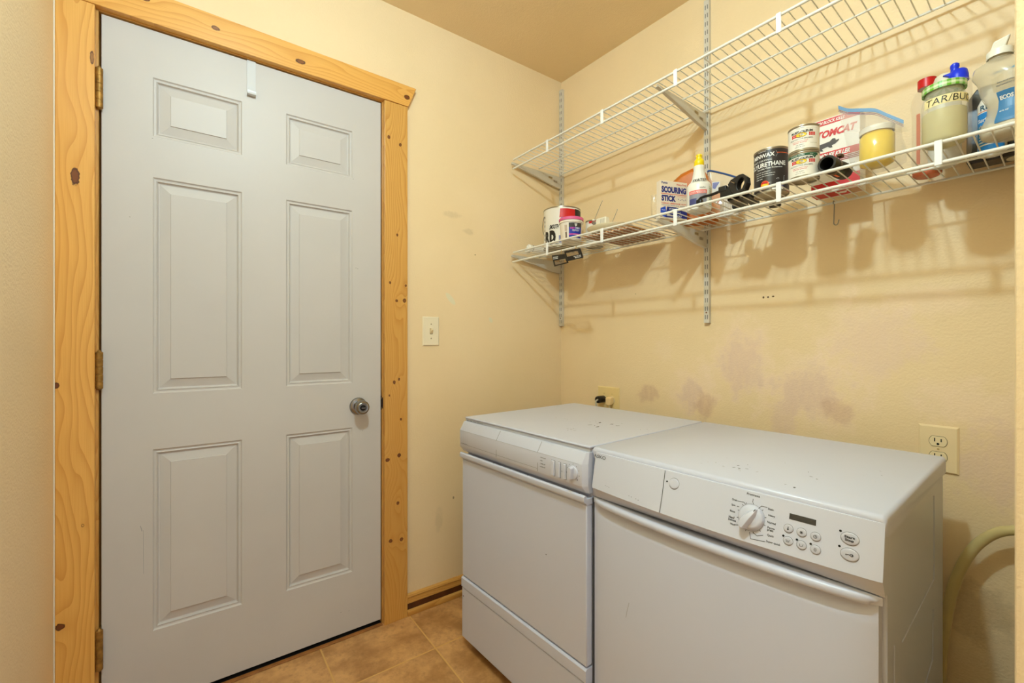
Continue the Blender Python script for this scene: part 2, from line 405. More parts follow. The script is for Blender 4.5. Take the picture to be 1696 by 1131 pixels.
# jambs with stops
bm = NEW(); box(bm, -1.7885, -1.7695, -0.001, 0.115, 0.0, 2.071); box(bm, -1.7695, -1.757, 0.055, 0.09, 0.0, 2.052)
struct('trim_4', bm, WDJ, smooth=0, bevel=0.0008)
bm = NEW(); box(bm, -0.9475, -0.9285, -0.001, 0.115, 0.0, 2.071); box(bm, -0.959, -0.9475, 0.055, 0.09, 0.0, 2.052)
struct('trim_5', bm, WDJ, smooth=0, bevel=0.0008)
bm = NEW(); box(bm, -1.7694, -0.9476, -0.001, 0.115, 2.0525, 2.0705); box(bm, -1.7565, -0.9595, 0.055, 0.09, 2.040, 2.0524)
struct('trim_6', bm, wood_mat('pine_head_jamb', [], 'x', 90, 0.8, 2.0), smooth=0, bevel=0.0008)
CAULK = mat('white_caulk', (240, 228, 205), 0.5, bump=0.4, bscale=90)
struct('trim_7', bx(-1.8572, -1.8546, -0.0205, -0.0005, 0.0, 2.16), CAULK, smooth=0)
# threshold strip under the door
struct('trim_8', bx(-1.769, -0.948, -0.014, 0.003, 0.0001, 0.0045), mat('worn_wood_threshold', (160, 104, 52), 0.5, var=0.3, vscale=25), smooth=0, bevel=0.002)
struct('under_door_gap_shade', PR([(0.0031, 0.0001), (0.11, 0.0001), (0.11, 0.03), (0.052, 0.03), (0.052, 0.0016), (0.0031, 0.0016)], -1.769, -0.948, 'x'), DARK, smooth=0)  # near-black sheet standing in for the shade in the gap under the door
# baseboards
BBW = wood_mat('pine_baseboard', [], 'x', 70, 0.84, 5.0); BBD = mat('dark_stained_strip', (84, 44, 16), 0.45, var=0.25, vscale=30)
def baseboard(name, x0, x1, M=None):
    bm = NEW()
    prism(bm, [(0.0, 0.0002), (-0.020, 0.0002), (-0.0235, 0.008), (-0.0225, 0.020), (-0.016, 0.0235), (0.0, 0.0235)], x0, x1, 'x', 0)
    prism(bm, [(0.0, 0.0236), (-0.0125, 0.0236), (-0.011, 0.048), (0.0, 0.048)], x0, x1, 'x', 1)
    prism(bm, [(0.0, 0.0481), (-0.0135, 0.0481), (-0.0125, 0.070), (-0.016, 0.074), (-0.0135, 0.081), (-0.004, 0.083), (0.0, 0.083)], x0, x1, 'x', 0)
    return struct(name, bm, [BBW, BBD], M, smooth=30)
baseboard('baseboard_back', -0.8485, -0.001)
baseboard('baseboard_right', 0.026, 1.63, FB)

# ------------------------------------------------------------------ the door (six raised panels)
DOORM = mat('grey_door_paint', (200, 194, 190), 0.42, var=0.03, vscale=3, bump=0.06, bscale=500, spec=0.35)
door = bpy.data.objects.new('door_1', None); COL.objects.link(door); door.location = (-1.764, 0.004, 0.0165); door['kind'] = 'structure'
DW, DH = 0.813, 2.0315
bm = NEW()
xs = [0, 0.114, 0.345, 0.477, 0.704, DW]; zs = [0, 0.2205, 0.7675, 0.9365, 1.5895, 1.7125, 1.8905, DH]
for i in range(5):
    for j in range(7):
        x0, x1, z0, z1 = xs[i], xs[i+1], zs[j], zs[j+1]
        if i in (1, 3) and j in (1, 3, 5):
            prof = [(0, 0), (0.0035, 0.0040), (0.0075, 0.0046), (0.0105, 0.0030), (0.0135, 0.0095), (0.0165, 0.0105), (0.0425, 0.0040), (0.0435, 0.0010)]
            loops = []
            for ins, dep in prof:
                loops.append([bm.verts.new(p) for p in ((x0+ins, dep, z0+ins), (x1-ins, dep, z0+ins), (x1-ins, dep, z1-ins), (x0+ins, dep, z1-ins))])
            for A, Bq in zip(loops, loops[1:]):
                for k in range(4): bm.faces.new((A[k], A[(k+1) % 4], Bq[(k+1) % 4], Bq[k]))
            bm.faces.new(loops[-1])
        else:
            bm.faces.new([bm.verts.new(p) for p in ((x0,0,z0),(x1,0,z0),(x1,0,z1),(x0,0,z1))])
bmesh.ops.remove_doubles(bm, verts=bm.verts[:], dist=1e-5)
be = [e for e in bm.edges if e.is_boundary]
r = bmesh.ops.extrude_edge_only(bm, edges=be); nv = [v for v in r['geom'] if isinstance(v, bmesh.types.BMVert)]
for v in nv: v.co.y = 0.044
bmesh.ops.contextual_create(bm, geom=[e for e in bm.edges if e.is_boundary])
slab = link('door_slab', bm, DOORM, None, door, smooth=0)
p = Print(flat(0.0)); SM = mat('grey_scuff', (150, 150, 152), 0.7); SM2 = mat('dark_scuff', (92, 88, 84), 0.8)
p.line([(0.085, 0.545), (0.088, 0.535), (0.089, 0.528)], 0.0016, SM); p.line([(0.092, 0.53), (0.093, 0.40)], 0.0007, SM)
for x, z, ww in ((0.715, 1.373, 0.004), (0.722, 1.371, 0.003), (0.74, 0.75, 0.003), (0.06, 1.46, 0.003), (0.66, 0.08, 0.004), (0.69, 0.075, 0.003), (0.112, 1.705, 0.003), (0.705, 1.71, 0.003)):
    p.rect(x, x+ww, z, z+0.0012, SM2)
p.done('scuff_marks', slab)
for k, (z0, z1) in enumerate(((1.7725, 1.886), (0.9755, 1.080), (0.177, 0.290))):
    hb = NEW(); L_ = z1-z0; cx, cy = -1.7675+1.764, -0.0075-0.004
    prof = []; nk = 5
    for q in range(nk):
        a = z0 + L_*q/nk; b_ = z0 + L_*(q+1)/nk
        prof += [(0.0076, a+0.0006), (0.0085, a+0.0012), (0.0085, b_-0.0012), (0.0076, b_-0.0006)]
    prof = [(0, z0-0.003), (0.004, z0-0.003)] + prof + [(0.0045, z1+0.002), (0.003, z1+0.005), (0, z1+0.006)]
    lathe(hb, [(r_, z_-0.0165) for r_, z_ in prof], 18, (cx, cy, 0))
    box(hb, cx-0.0015, cx+0.0022, cy+0.004, cy+0.030, z0-0.0165, z1-0.0165)
    link('hinge', hb, BRASS, None, door)
# knob: rosette, neck, knob with turn button
kn = bpy.data.objects.new('door_knob', None); COL.objects.link(kn); kn.parent = door; kn.location = (-1.0385+1.764, 0.0, 0.8635-0.0165); kn.rotation_euler = (PI/2, 0, 0)
link('rosette', LT([(0.0, 0.0), (0.0325, 0.0), (0.0325, 0.003), (0.030, 0.007), (0.024, 0.0095), (0.017, 0.011), (0.0, 0.011)], n=40), CHROME, None, kn)
link('knob', LT([(0.0, 0.010), (0.0135, 0.010), (0.0125, 0.022), (0.016, 0.028), (0.0235, 0.036), (0.0262, 0.045), (0.0258, 0.054), (0.0225, 0.0605), (0.0185, 0.063), (0.0130, 0.0625), (0.0125, 0.0595), (0.0, 0.0595)], n=40), CHROME, None, kn)
bm = NEW(); lathe(bm, [(0.0, 0.059), (0.0108, 0.059), (0.0105, 0.0615), (0, 0.0615)], 24, mi=0); box(bm, -0.0075, 0.0075, -0.0018, 0.0018, 0.0616, 0.0665, 1)
link('turn_button', bm, [DARK, CHROME], None, kn)
link('strike_plate', bx(0.8140, 0.8158, -0.003, 0.03, 0.825, 0.880), mat('dark_bronze', (60, 46, 30), 0.5, metal=0.6), None, door)
# worn hole around the strike in the jamb
bm = NEW(); lathe(bm, [(0, 0), (0.0055, 0), (0.0055, 0.001), (0, 0.001)], 16, squash=lambda x, y, z: (x, y*4.2))
oo = struct('trim_10', bm, mat('splintered_dark_wood', (42, 22, 10), 0.9), Matrix.Translation((-0.9445, -0.0011, 0.868)) @ Matrix.Rotation(PI/2, 4, 'X'))

# over-the-door hook
hk = thing('over_door_hook', 'small white metal hook hanging over top edge of the grey door', 'hook', FA, (-1.3925, 0.004, 1.933))
def strap(bm, path, x0, x1, t):
    """flat strip following (y,z) path"""
    n = len(path); L_ = []; 
    for i in range(n):
        a = Vector(path[max(i-1, 0)]); b = Vector(path[min(i+1, n-1)]); d = (b-a).normalized(); nn = Vector((-d.y, d.x))*t/2; p0 = Vector(path[i])
        L_.append([(x0, *(p0+nn)), (x1, *(p0+nn)), (x1, *(p0-nn)), (x0, *(p0-nn))])
    loft(bm, L_); return bm
pth = [(0.030, 0.1182), (0.010, 0.1182), (-0.0015, 0.1178), (-0.0022, 0.105), (-0.0022, 0.012), (-0.0035, 0.003), (-0.009, -0.0005), (-0.016, 0.002), (-0.0185, 0.010), (-0.0175, 0.015)]
link('strap', strap(NEW(), pth, -0.0125, 0.0125, 0.0018), mat('white_painted_metal', (206, 206, 208), 0.3), None, hk)
hk.location.z = 1.9313

# ------------------------------------------------------------------ switch and outlets
def plate(bm, w, h, t=0.006):
    a = [(-w/2, 0, -h/2), (w/2, 0, -h/2), (w/2, 0, h/2), (-w/2, 0, h/2)]; i = 0.004
    b = [(-w/2, -t*0.4, -h/2), (w/2, -t*0.4, -h/2), (w/2, -t*0.4, h/2), (-w/2, -t*0.4, h/2)]
    c = [(-w/2+i, -t, -h/2+i), (w/2-i, -t, -h/2+i), (w/2-i, -t, h/2-i), (-w/2+i, -t, h/2-i)]
    return loft(bm, [a, b, c])
sw = thing('light_switch', 'pale single toggle light switch on the yellow wall beside the door', 'light switch', FA, (-0.7385, 0, 1.153))
link('plate', plate(NEW(), 0.075, 0.122), mat('pale_switch_plate', (240, 226, 196), 0.35), None, sw)
link('toggle', loft(NEW(), [[(-0.0045,-0.006,-0.011),(0.0045,-0.006,-0.011),(0.0045,-0.006,0.011),(-0.0045,-0.006,0.011)], [(-0.0035,-0.019,0.004),(0.0035,-0.019,0.004),(0.0035,-0.017,0.012),(-0.0035,-0.017,0.012)]]), IVORY_L, None, sw, bevel=0.0008)
link('toggle_slot', loft(NEW(), [[(-0.0062,-0.006,-0.0125),(0.0062,-0.006,-0.0125),(0.0062,-0.006,0.0125),(-0.0062,-0.006,0.0125)], [(-0.0055,-0.0064,-0.0120),(0.0055,-0.0064,-0.0120),(0.0055,-0.0064,0.0120),(-0.0055,-0.0064,0.0120)]]), mat('slot_shadow_tan', (120, 96, 62), 0.6), None, sw)
for dz in (-0.030, 0.030):
    link('screw', LT([(0, 0), (0.003, 0), (0.0028, 0.0008), (0, 0.0012)], n=14), mat('painted_screw', (170, 150, 112), 0.4), Matrix.Translation((0, -0.0059, dz)) @ Matrix.Rotation(PI/2, 4, 'X'), sw)

def socket(parent, x, z, m):
    bm = NEW(); n = 28; sec = []
    for y in (-0.0055, -0.0082):
        sec.append([(x + 0.0174*math.cos(2*PI*k/n), y, z + max(-0.0128, min(0.0128, 0.0174*math.sin(2*PI*k/n)))) for k in range(n)])
    loft(bm, sec); o = link('receptacle', bm, m, None, parent, smooth=30)
    p = Print(flat(-0.0082)); p.rect(x-0.0075, x-0.0052, z-0.001, z+0.0085, DARK); p.rect(x+0.0052, x+0.0075, z-0.001, z+0.0075, DARK)
    p.disc(x, z-0.0068, 0.0028, 0.0030, DARK); 
    n = 28
    pts = [(x + 0.0180*math.cos(2*PI*k/n), z + max(-0.0134, min(0.0134, 0.0180*math.sin(2*PI*k/n)))) for k in range(n+1)]
    p.line(pts, 0.0009, mat('seam_brown', (96, 70, 36), 0.7), lift=-0.0018)
    p.done('slots', o)
ot = thing('duplex_outlet', 'ivory duplex electrical outlet on right wall behind washer corner', 'electrical outlet', FB, (1.4245, 0, 0.8235))
link('plate', plate(NEW(), 0.079, 0.124), IVORY, None, ot)
socket(ot, 0, 0.0205, IVORY_L); socket(ot, 0, -0.0205, IVORY_L)
link('screw', LT([(0, 0), (0.0028, 0), (0.0024, 0.001), (0, 0.0014)], n=14), mat('painted_screw2', (196, 166, 110), 0.4), Matrix.Translation((0, -0.0058, 0)) @ Matrix.Rotation(PI/2, 4, 'X'), ot)

o2 = thing('double_outlet', 'yellowish two-gang outlet plate low on right wall behind left machine', 'electrical outlet', FB, (0.312, 0, 0.838))
OY = mat('yellowed_plate', (236, 208, 146), 0.4)
link('plate', plate(NEW(), 0.124, 0.124), OY, None, o2)
for x in (-0.023, 0.023):
    for z in (0.004,):
        bm = LT([(0, 0), (0.0165, 0), (0.0165, 0.0022), (0, 0.0022)], n=26); bmesh.ops.translate(bm, verts=bm.verts[:], vec=(0, 0, 0))
        link('receptacle', bm, IVORY_L, Matrix.Translation((x, -0.0055, z)) @ Matrix.Rotation(PI/2, 4, 'X'), o2)
    link('screw', LT([(0, 0), (0.0018, 0), (0.0014, 0.001), (0, 0.0012)], n=10), mat('painted_screw3', (150, 120, 70), 0.4), Matrix.Translation((x, -0.006, 0.0305)) @ Matrix.Rotation(PI/2, 4, 'X'), o2)
pg = thing('black_power_plug', 'round black plug with thin cable in the outlet behind left machine', 'plug', FB, (0.289, -0.0078, 0.842))
link('plug_body', LT([(0, 0), (0.0145, 0), (0.0165, 0.004), (0.0165, 0.040), (0.0150, 0.0455), (0.0115, 0.0465), (0.0105, 0.043), (0, 0.043)], n=30), BLACK, Matrix.Rotation(PI/2, 4, 'X') @ Matrix.Rotation(0.0, 4, 'Y'), pg)
CORD = mat('grey_cord', (190, 182, 160), 0.5)
link('cord', TB(spline([(0, -0.042, 0), (-0.001, -0.054, -0.006), (0.002, -0.055, -0.03), (0.004, -0.035, -0.09), (0.0, -0.03, -0.3), (0.0, -0.03, -0.835)], 6), 0.0035, n=10), CORD, None, pg)
pg = thing('ivory_power_plug', 'ivory right-angle plug beside the round black plug behind left machine', 'plug', FB, (0.335, -0.0078, 0.842))
link('plug_body', loft(NEW(), [[(-0.012,0,-0.012),(0.012,0,-0.012),(0.012,0,0.013),(-0.012,0,0.013)], [(-0.015,-0.012,-0.020),(0.012,-0.012,-0.020),(0.012,-0.012,0.013),(-0.015,-0.012,0.013)], [(-0.016,-0.024,-0.022),(0.010,-0.024,-0.022),(0.012,-0.022,0.010),(-0.018,-0.024,0.009)]]), mat('peach_ivory', (238, 205, 150), 0.4), None, pg, bevel=0.002)
link('cord', TB(spline([(-0.002, -0.014, -0.018), (-0.002, -0.014, -0.05), (0.0, -0.016, -0.25), (0.0, -0.016, -0.832)], 6), 0.0042, n=10), mat('ivory_cord', (222, 204, 160), 0.5), None, pg)

# ================================================================== MACHINES
CHIP = mat('paint_chip', (96, 98, 102), 0.8); GREYL = mat('pale_grey_mark', (176, 176, 178), 0.6)
GAP = mat('shadow_gap_grey', (84, 84, 86), 0.7); SEAM = mat('seam_grey', (128, 128, 128), 0.7)
TOPZ = 0.835
# ---- left machine: origin at its front-left foot line
ml = thing('tumble_dryer', 'older white appliance, left of the two, with three ridged buttons and small dial', 'dryer', FM, (0, 0, 0))
WDT, DEP = 0.598, 0.58
bm = NEW(); box(bm, 0.004, WDT-0.002, 0.012, DEP, 0.04, 0.8278); cab = link('cabinet', bm, WHITE, None, ml, bevel=0.004)
bm = NEW(); box(bm, 0.0, WDT-0.001, 0.002, DEP+0.002, 0.8282, TOPZ); top = link('top_panel', bm, WHITE, None, ml, bevel=0.003, seg=3)
p = Print(lambda s, t, l: (s, t, TOPZ+l))
def flakes(p, cx, cy, n, sx, sy, m, smin=0.0015, smax=0.006):
    for _ in range(n):
        x = cx+random.uniform(-sx, sx); y = cy+random.uniform(-sy, sy); a = random.uniform(0, PI); L_ = random.uniform(smin, smax); w_ = L_*random.uniform(0.25, 0.5)
        k = random.randint(5, 7); pts = []
        for i in range(k):
            t = 2*PI*i/k; q = random.uniform(0.6, 1.1); ex, ey = L_*math.cos(t)*q, w_*math.sin(t)*q
            pts.append((x+ex*math.cos(a)-ey*math.sin(a), y+ex*math.sin(a)+ey*math.cos(a)))
        p.poly(pts, m, 0.0003)
flakes(p, 0.43, 0.27, 7, 0.045, 0.05, CHIP, 0.005, 0.011); flakes(p, 0.40, 0.30, 5, 0.06, 0.06, CHIP, 0.002, 0.004); flakes(p, 0.25, 0.26, 5, 0.03, 0.02, CHIP, 0.001, 0.004)
flakes(p, 0.38, 0.13, 8, 0.05, 0.02, GREYL, 0.002, 0.007); flakes(p, 0.5, 0.45, 3, 0.05, 0.08, GREYL, 0.002, 0.007); flakes(p, 0.52, 0.06, 4, 0.06, 0.04, GREYL, 0.0015, 0.004)
flakes(p, 0.56, 0.30, 2, 0.02, 0.05, CHIP, 0.002, 0.004)
p.done('paint_chips', top)
# recessed strip below the top with small print
strip = link('trim_strip', bx(0.002, WDT-0.003, 0.0045, 0.0118, 0.8192, 0.8278), mat('grey_trim_strip', (186, 186, 190), 0.5), None, ml)
p = Print(flat(0.0045)); p.rect(0.012, 0.018, 0.8208, 0.8245, INK); 
for x in (0.026, 0.034, 0.042): p.text('ASKO'[int((x-0.026)/0.008)], x, 0.8228, 0.005, 0.0035, INK, bold=0.03)
p.text('650', 0.060, 0.8228, 0.016, 0.0030, INK); p.text('ELECTRONIC', 0.092, 0.8228, 0.036, 0.0028, INK); p.done('printed_text', strip)
prof = [(-0.003, 0.8190), (-0.0045, 0.8182), (-0.0215, 0.7910), (-0.0225, 0.7880), (-0.0225, 0.7350), (-0.0205, 0.7300), (-0.0060, 0.7130), (0.0117, 0.7130), (0.0117, 0.8190)]
def sec(a, f): return [(a, b*f if b < 0 else b, z) for b, z in prof]
bm = NEW(); loft(bm, [sec(0.0015, 0.93), sec(0.005, 1.0), sec(0.5845, 1.0), sec(0.5895, 0.93), sec(0.5980, 0.25)]); fas = link('control_fascia', bm, PLAST, None, ml, smooth=25)
def fl(s, t, l):
    if t > 0.790: b = -0.0045 - 0.017*(0.8182-t)/0.0272
    elif t > 0.735: b = -0.0225
    else: b = -0.0205 + (0.735-t)*0.8
    return (s, b-l, t)
p = Print(fl)
for a in (0.222, 0.420):
    for z0, z1 in ((0.7905, 0.8180), (0.7355, 0.7905), (0.722, 0.7355)):
        p.rect(a-0.0009, a+0.0009, z0, z1, SEAM, n=1)
p.rect(0.004, 0.580, 0.7892, 0.7899, mat('ridge_grey', (170,170,168), 0.6), n=1)
p.rect(0.050, 0.221, 0.7425, 0.7433, SEAM, n=1); p.rect(0.223, 0.419, 0.7425, 0.7433, SEAM, n=1)
p.text('PROGRAMME', 0.012, 0.7445, 0.020, 0.0026, INK, anchor='l'); p.text('SELECTION', 0.034, 0.7445, 0.018, 0.0026, INK, anchor='l')
for i, s_ in enumerate(('1 COTTON DRY', '2 IRON', '3 NORMAL DRY', '4 EXTRA DRY')):
    p.text(s_, 0.432, 0.778-i*0.0088, (0.024, 0.010, 0.022, 0.022)[i], 0.0030, INK, anchor='l')
p.text('I', 0.5035, 0.757, 0.0008, 0.003, INK); p.text('0', 0.519, 0.757, 0.002, 0.004, INK)
for i in range(9):
    t = -2.3+i*0.58; p.text('12345678'[i % 8], 0.5600+0.0225*math.sin(t), 0.763+0.0225*math.cos(t), 0.002, 0.003, INK)
p.done('printed_text', fas)
p = Print(fl)
for a, ww in ((0.4795, 0.0125), (0.5060, 0.0085), (0.5270, 0.0085)): p.rect(a-0.0010, a+ww+0.0010, 0.7372, 0.7808, SEAM, 0.0004, n=1)
p.done('button_surrounds', fas)
for a, ww in ((0.4795, 0.0125), (0.5060, 0.0085), (0.5270, 0.0085)):
    link('button', loft(NEW(), [[(a, -0.0224, 0.738), (a+ww, -0.0224, 0.738), (a+ww, -0.0224, 0.780), (a, -0.0224, 0.780)], [(a+0.001, -0.0285, 0.7395), (a+ww-0.001, -0.0285, 0.7395), (a+ww-0.001, -0.0270, 0.7790), (a+0.001, -0.0270, 0.7790)]]), PLAST, None, ml, bevel=0.0012)
dk = bpy.data.objects.new('timer_dial', None); COL.objects.link(dk); dk.parent = ml; dk.location = (0.5600, -0.0224, 0.763); dk.rotation_euler = (PI/2, 0, 0)
link('dial_base', LT([(0, 0), (0.0175, 0), (0.0172, 0.0035), (0.0150, 0.0045), (0, 0.0045)], n=36), PLAST, None, dk)
gb = NEW(); loft(gb, [[(x*(1-0.18*k), y*(1-0.06*k), 0.004+0.0125*k) for x, y in ((-0.0065,-0.0165),(0.0,-0.0172),(0.0065,-0.0155),(0.0072,0),(0.006,0.0155),(0,0.0172),(-0.006,0.0160),(-0.0072,0))] for k in (0, 1)])
link('dial_grip', gb, PLAST, Matrix.Rotation(-0.12, 4, 'Z'), dk, bevel=0.0015)
# door with folded lip along the top
bm = NEW(); box(bm, 0.003, 0.5975, -0.0115, 0.0119, 0.262, 0.684); 
dr = link('door', bm, WHITE, None, ml, bevel=0.003)
pp = [(-0.0118, 0.7000), (-0.0140, 0.7095), (-0.0185, 0.7105), (-0.0225, 0.7065), (-0.0230, 0.6965), (-0.0210, 0.6915), (-0.0175, 0.6905), (-0.0140, 0.6870), (-0.0116, 0.6841), (0.0118, 0.6835), (0.0118, 0.7000)]
bm = NEW(); loft(bm, [[(a, b, z) for b, z in pp] for a in (0.0025, 0.5985)]); lip = link('handle_lip', bm, WHITE, None, ml, smooth=30, bevel=0.0008)
for a in (0.2, 0.37, 0.576): link('screw', LT([(0, 0), (0.0028, 0), (0.002, 0.001), (0, 0.001)], n=12), GAP, Matrix.Translation((a, -0.0162, 0.7097)), ml)
# door surface: soft marks + black pinhole, shade strip in the right gap
p = Print(flat(-0.0115)); p.disc(0.445, 0.52-0.02, 0.0018, 0.0018, DARK)
p.done('marks', dr)
bm = NEW(); box(bm, 0.5985, 0.6015, 0.010, 0.030, 0.05, 0.70); link('gap_shade_strip', bm, GAP, None, ml)  # grey strip painting the shade between the two machines
# kick panels
prf = [(-0.0115, 0.2580), (-0.0160, 0.2540), (-0.0160, 0.2240), (-0.0115, 0.2190), (0.0119, 0.2190), (0.0119, 0.2580)]
bm = NEW(); loft(bm, [[(a, b, z) for b, z in prf] for a in (0.003, 0.5985)]); link('plinth_rail', bm, WHITE, None, ml, smooth=20)
kp = link('kick_panel', bx(0.003, 0.5975, -0.0135, 0.0119, 0.040, 0.2185), WHITE, None, ml, bevel=0.0025)
for sx_ in (0.013, 0.587):
    p = Print(flat(-0.0135)); p.disc(sx_, 0.19, 0.0022, 0.003, GAP); p.done('fixing_screw', kp)
for (a, b) in ((0.055, 0.045), (0.545, 0.045), (0.055, 0.52), (0.545, 0.52)):
    link('foot', LT([(0, 0), (0.021, 0), (0.022, 0.004), (0.020, 0.014), (0.010, 0.018), (0.010, 0.0405), (0, 0.0405)], n=20), BLACK, Matrix.Translation((a, b, 0.0)), ml)

# ---- right machine (washer)
A0 = 0.603; WW = 0.597
mw = thing('washing_machine', 'white front panel washing machine with round programs dial, right of the pair', 'washing machine', FM @ Matrix.Translation((A0, 0, 0)), (0, 0, 0))
bm = NEW(); box(bm, 0.002, WW-0.004, 0.032, DEP-0.003, 0.04, 0.803); cab = link('cabinet', bm, WHITE, None, mw, bevel=0.004)
# top panel with overhanging right skirt and soft front edge
bm = NEW()
tp = [(0.012, 0.806), (0.0055, 0.825), (0.0070, 0.8305), (0.0100, 0.8338), (0.0150, 0.8350), (DEP, 0.8350), (DEP, 0.806)]
def tsec(a, ins, dz): return [(a, b+ins*(1 if b < 0.1 else 0), z+dz) for b, z in tp]
loft(bm, [tsec(0.001, 0, -0.0015), tsec(0.003, 0, 0), tsec(WW-0.006, 0, 0), tsec(WW-0.001, 0.001, -0.003), tsec(WW+0.0005, 0.004, -0.0075)])
for v in bm.verts:
    if v.co.x < WW-0.02 or v.co.z > 0.82: continue
top = link('top_panel', bm, WHITE, None, mw, smooth=60)
p = Print(lambda s, t, l: (s, t, TOPZ+l))
flakes(p, 0.30, 0.12, 8, 0.045, 0.03, CHIP, 0.002, 0.006); flakes(p, 0.31, 0.11, 8, 0.06, 0.05, GREYL, 0.001, 0.004); flakes(p, 0.45, 0.17, 3, 0.03, 0.03, CHIP, 0.002, 0.005)
flakes(p, 0.44, 0.055, 2, 0.015, 0.005, CHIP, 0.003, 0.007); flakes(p, 0.54, 0.28, 2, 0.03, 0.05, CHIP, 0.002, 0.005); flakes(p, 0.40, 0.25, 9, 0.15, 0.1, GREYL, 0.001, 0.003)
p.done('paint_chips', top)
def fb(s, t):
    """front surface of the bowed fascia; s, t in washer coordinates"""
    k = min(max((0.825-t)/0.089, 0), 1); q = (s-0.302)/0.295; bow = 1-q*q
    b = 0.005*(1-k) - 0.012*k - 0.004*bow*(1-k) - 0.018*bow*k
    e = max(0, abs(q)-0.985)/0.03; return b + 0.010*e*e
bm = NEW(); NS = 48; rows = [0.8235, 0.8215, 0.81, 0.80, 0.79, 0.78, 0.77, 0.76, 0.75, 0.742, 0.7365]
secs = []
for i in range(NS+1):
    s = 0.0015 + (WW-0.0025)*i/NS; q = []
    q.append((s, fb(s, 0.8235)+0.0025, 0.8242))
    for t in rows: q.append((s, fb(s, t), t))
    q.append((s, fb(s, 0.7355)+0.0025, 0.7325)); q.append((s, 0.004, 0.7085)); q.append((s, 0.0315, 0.7085)); q.append((s, 0.0315, 0.8242)); secs.append(q)
loft(bm, secs); fas = link('control_fascia', bm, PLAST, None, mw, smooth=32)
def fw(s, t, l): return (s-A0, fb(s-A0, t)-l, t)
DKI = mat('print_grey', (58, 58, 60), 0.6)
p = Print(fw)
# seam of detergent drawer
pts = [(0.8235-0.0045*math.sin(PI*k/10)*0 - 0.0, 0.8235 - 0.087*k/10) for k in range(11)]
p.line([(0.8175+0.004*math.sin(PI*k/10*0.5), 0.8225-0.086*k/10) for k in range(11)], 0.0017, mat('seam_dark', (104, 104, 104), 0.7), 0.0004)
p.text('ASKO', 0.630, 0.8150, 0.040, 0.0080, mat('worn_print', (110, 110, 114), 0.6), bold=0.02, rise=0.0)
flakes_pts = [(0.66, 0.752), (0.666, 0.7515), (0.672, 0.751), (0.735, 0.748), (0.742, 0.7475), (0.755, 0.747), (0.762, 0.746)]
for x, z in flakes_pts: p.rect(x, x+0.0022, z, z+0.001, CHIP, 0.0005)
K = (1.0065, 0.7795)
p.text('Programs', 1.005, 0.8180, 0.0235, 0.0050, DKI, bold=0.02, lift=0.0004)
LAB = [('Drain', 0.973, 0.8020), ('Spin', 0.972, 0.7920), ('Rinse', 0.972, 0.7812), ('Hand/', 0.972, 0.7705), ('Delicate', 0.9735, 0.7660), ('Wool', 0.975, 0.7590),
       ('Stain', 1.0375, 0.8020), ('Heavy', 1.0402, 0.7912), ('Normal', 1.0412, 0.7800), ('Perma', 1.0415, 0.7712), ('press', 1.0405, 0.7662), ('Quick', 1.0420, 0.7585), ('Super quick', 1.0475, 0.7480)]
WD = dict(Drain=.0095, Spin=.0075, Rinse=.0095, Wool=.0090, Stain=.0095, Heavy=.0115, Normal=.0140, Perma=.0120, press=.0100, Quick=.0110)
for s_, x, z in LAB:
    wd = {'Hand/': .011, 'Delicate': .0145, 'Super quick': .0230}.get(s_) or WD[s_]
    hgt = 0.0036 if s_ not in ('Spin', 'Quick', 'Hand/', 'Heavy', 'Super quick', 'press') else 0.0044
    p.text(s_, x, z, wd, hgt, DKI, bold=0.02, lift=0.0004)
W_ = 0.0009
for a in (1, 45, 75, 105, 135, 165, 195, 225, 255, 285, 315, 332):
    t = math.radians(a); p.line([(K[0]+0.0235*math.sin(t), K[1]+0.0235*math.cos(t)), (K[0]+0.0262*math.sin(t), K[1]+0.0262*math.cos(t))], W_, DKI)
p.line([(1.0055, 0.8055), (1.0055, 0.8120)], W_, DKI); p.line([(0.9785, 0.8012), (0.990, 0.8020), (0.9935, 0.7995)], W_, DKI)
p.line([(1.0165, 0.7975), (1.0215, 0.8035), (1.0315, 0.8035)], W_, DKI)
p.line([(0.9785, 0.7920), (0.9830, 0.7920)], W_, DKI); p.line([(0.9785, 0.7590), (0.9870, 0.7610)], W_, DKI)
p.line([(1.0130, 0.7555), (1.0200, 0.7520), (1.0300, 0.7570-0.001)], W_, DKI); p.line([(1.0070, 0.7545), (1.0100, 0.7440), (1.0340, 0.7465)], W_, DKI)
n = 40; p.line([(K[0]+0.0232*math.cos(2*PI*k/n), K[1]+0.0232*math.sin(2*PI*k/n)) for k in range(n+1)], 0.0004, SEAM, 0.0004)
p.rect(1.0680, 1.1085, 0.7945, 0.8040, mat('dark_display_glass', (66, 64, 62), 0.12), 0.0005, n=3)
for x, z in ((1.0620, 0.7650), (1.0830, 0.7650), (1.1035, 0.7645), (1.1430, 0.7970), (1.1430, 0.7735), (0.8265, 0.8020)): p.disc(x, z, 0.0019, 0.0018, DARK)
for x, z, rx, ry in ((1.0685, 0.7785, .0079, .0074), (1.0890, 0.7780, .0079, .0074), (1.1095, 0.7775, .0079, .0074), (1.0700, 0.7588, .0079, .0074), (1.0905, 0.7582, .0079, .0074), (1.1110, 0.7575, .0079, .0074), (1.1560, 0.7885, .0128, .0102), (1.1570, 0.7645, .0128, .0102), (0.8440, 0.8010, .0121, .0116)): p.disc(x, z, rx, ry, SEAM, 0.0002, n=28)
p.done('printed_text', fas)
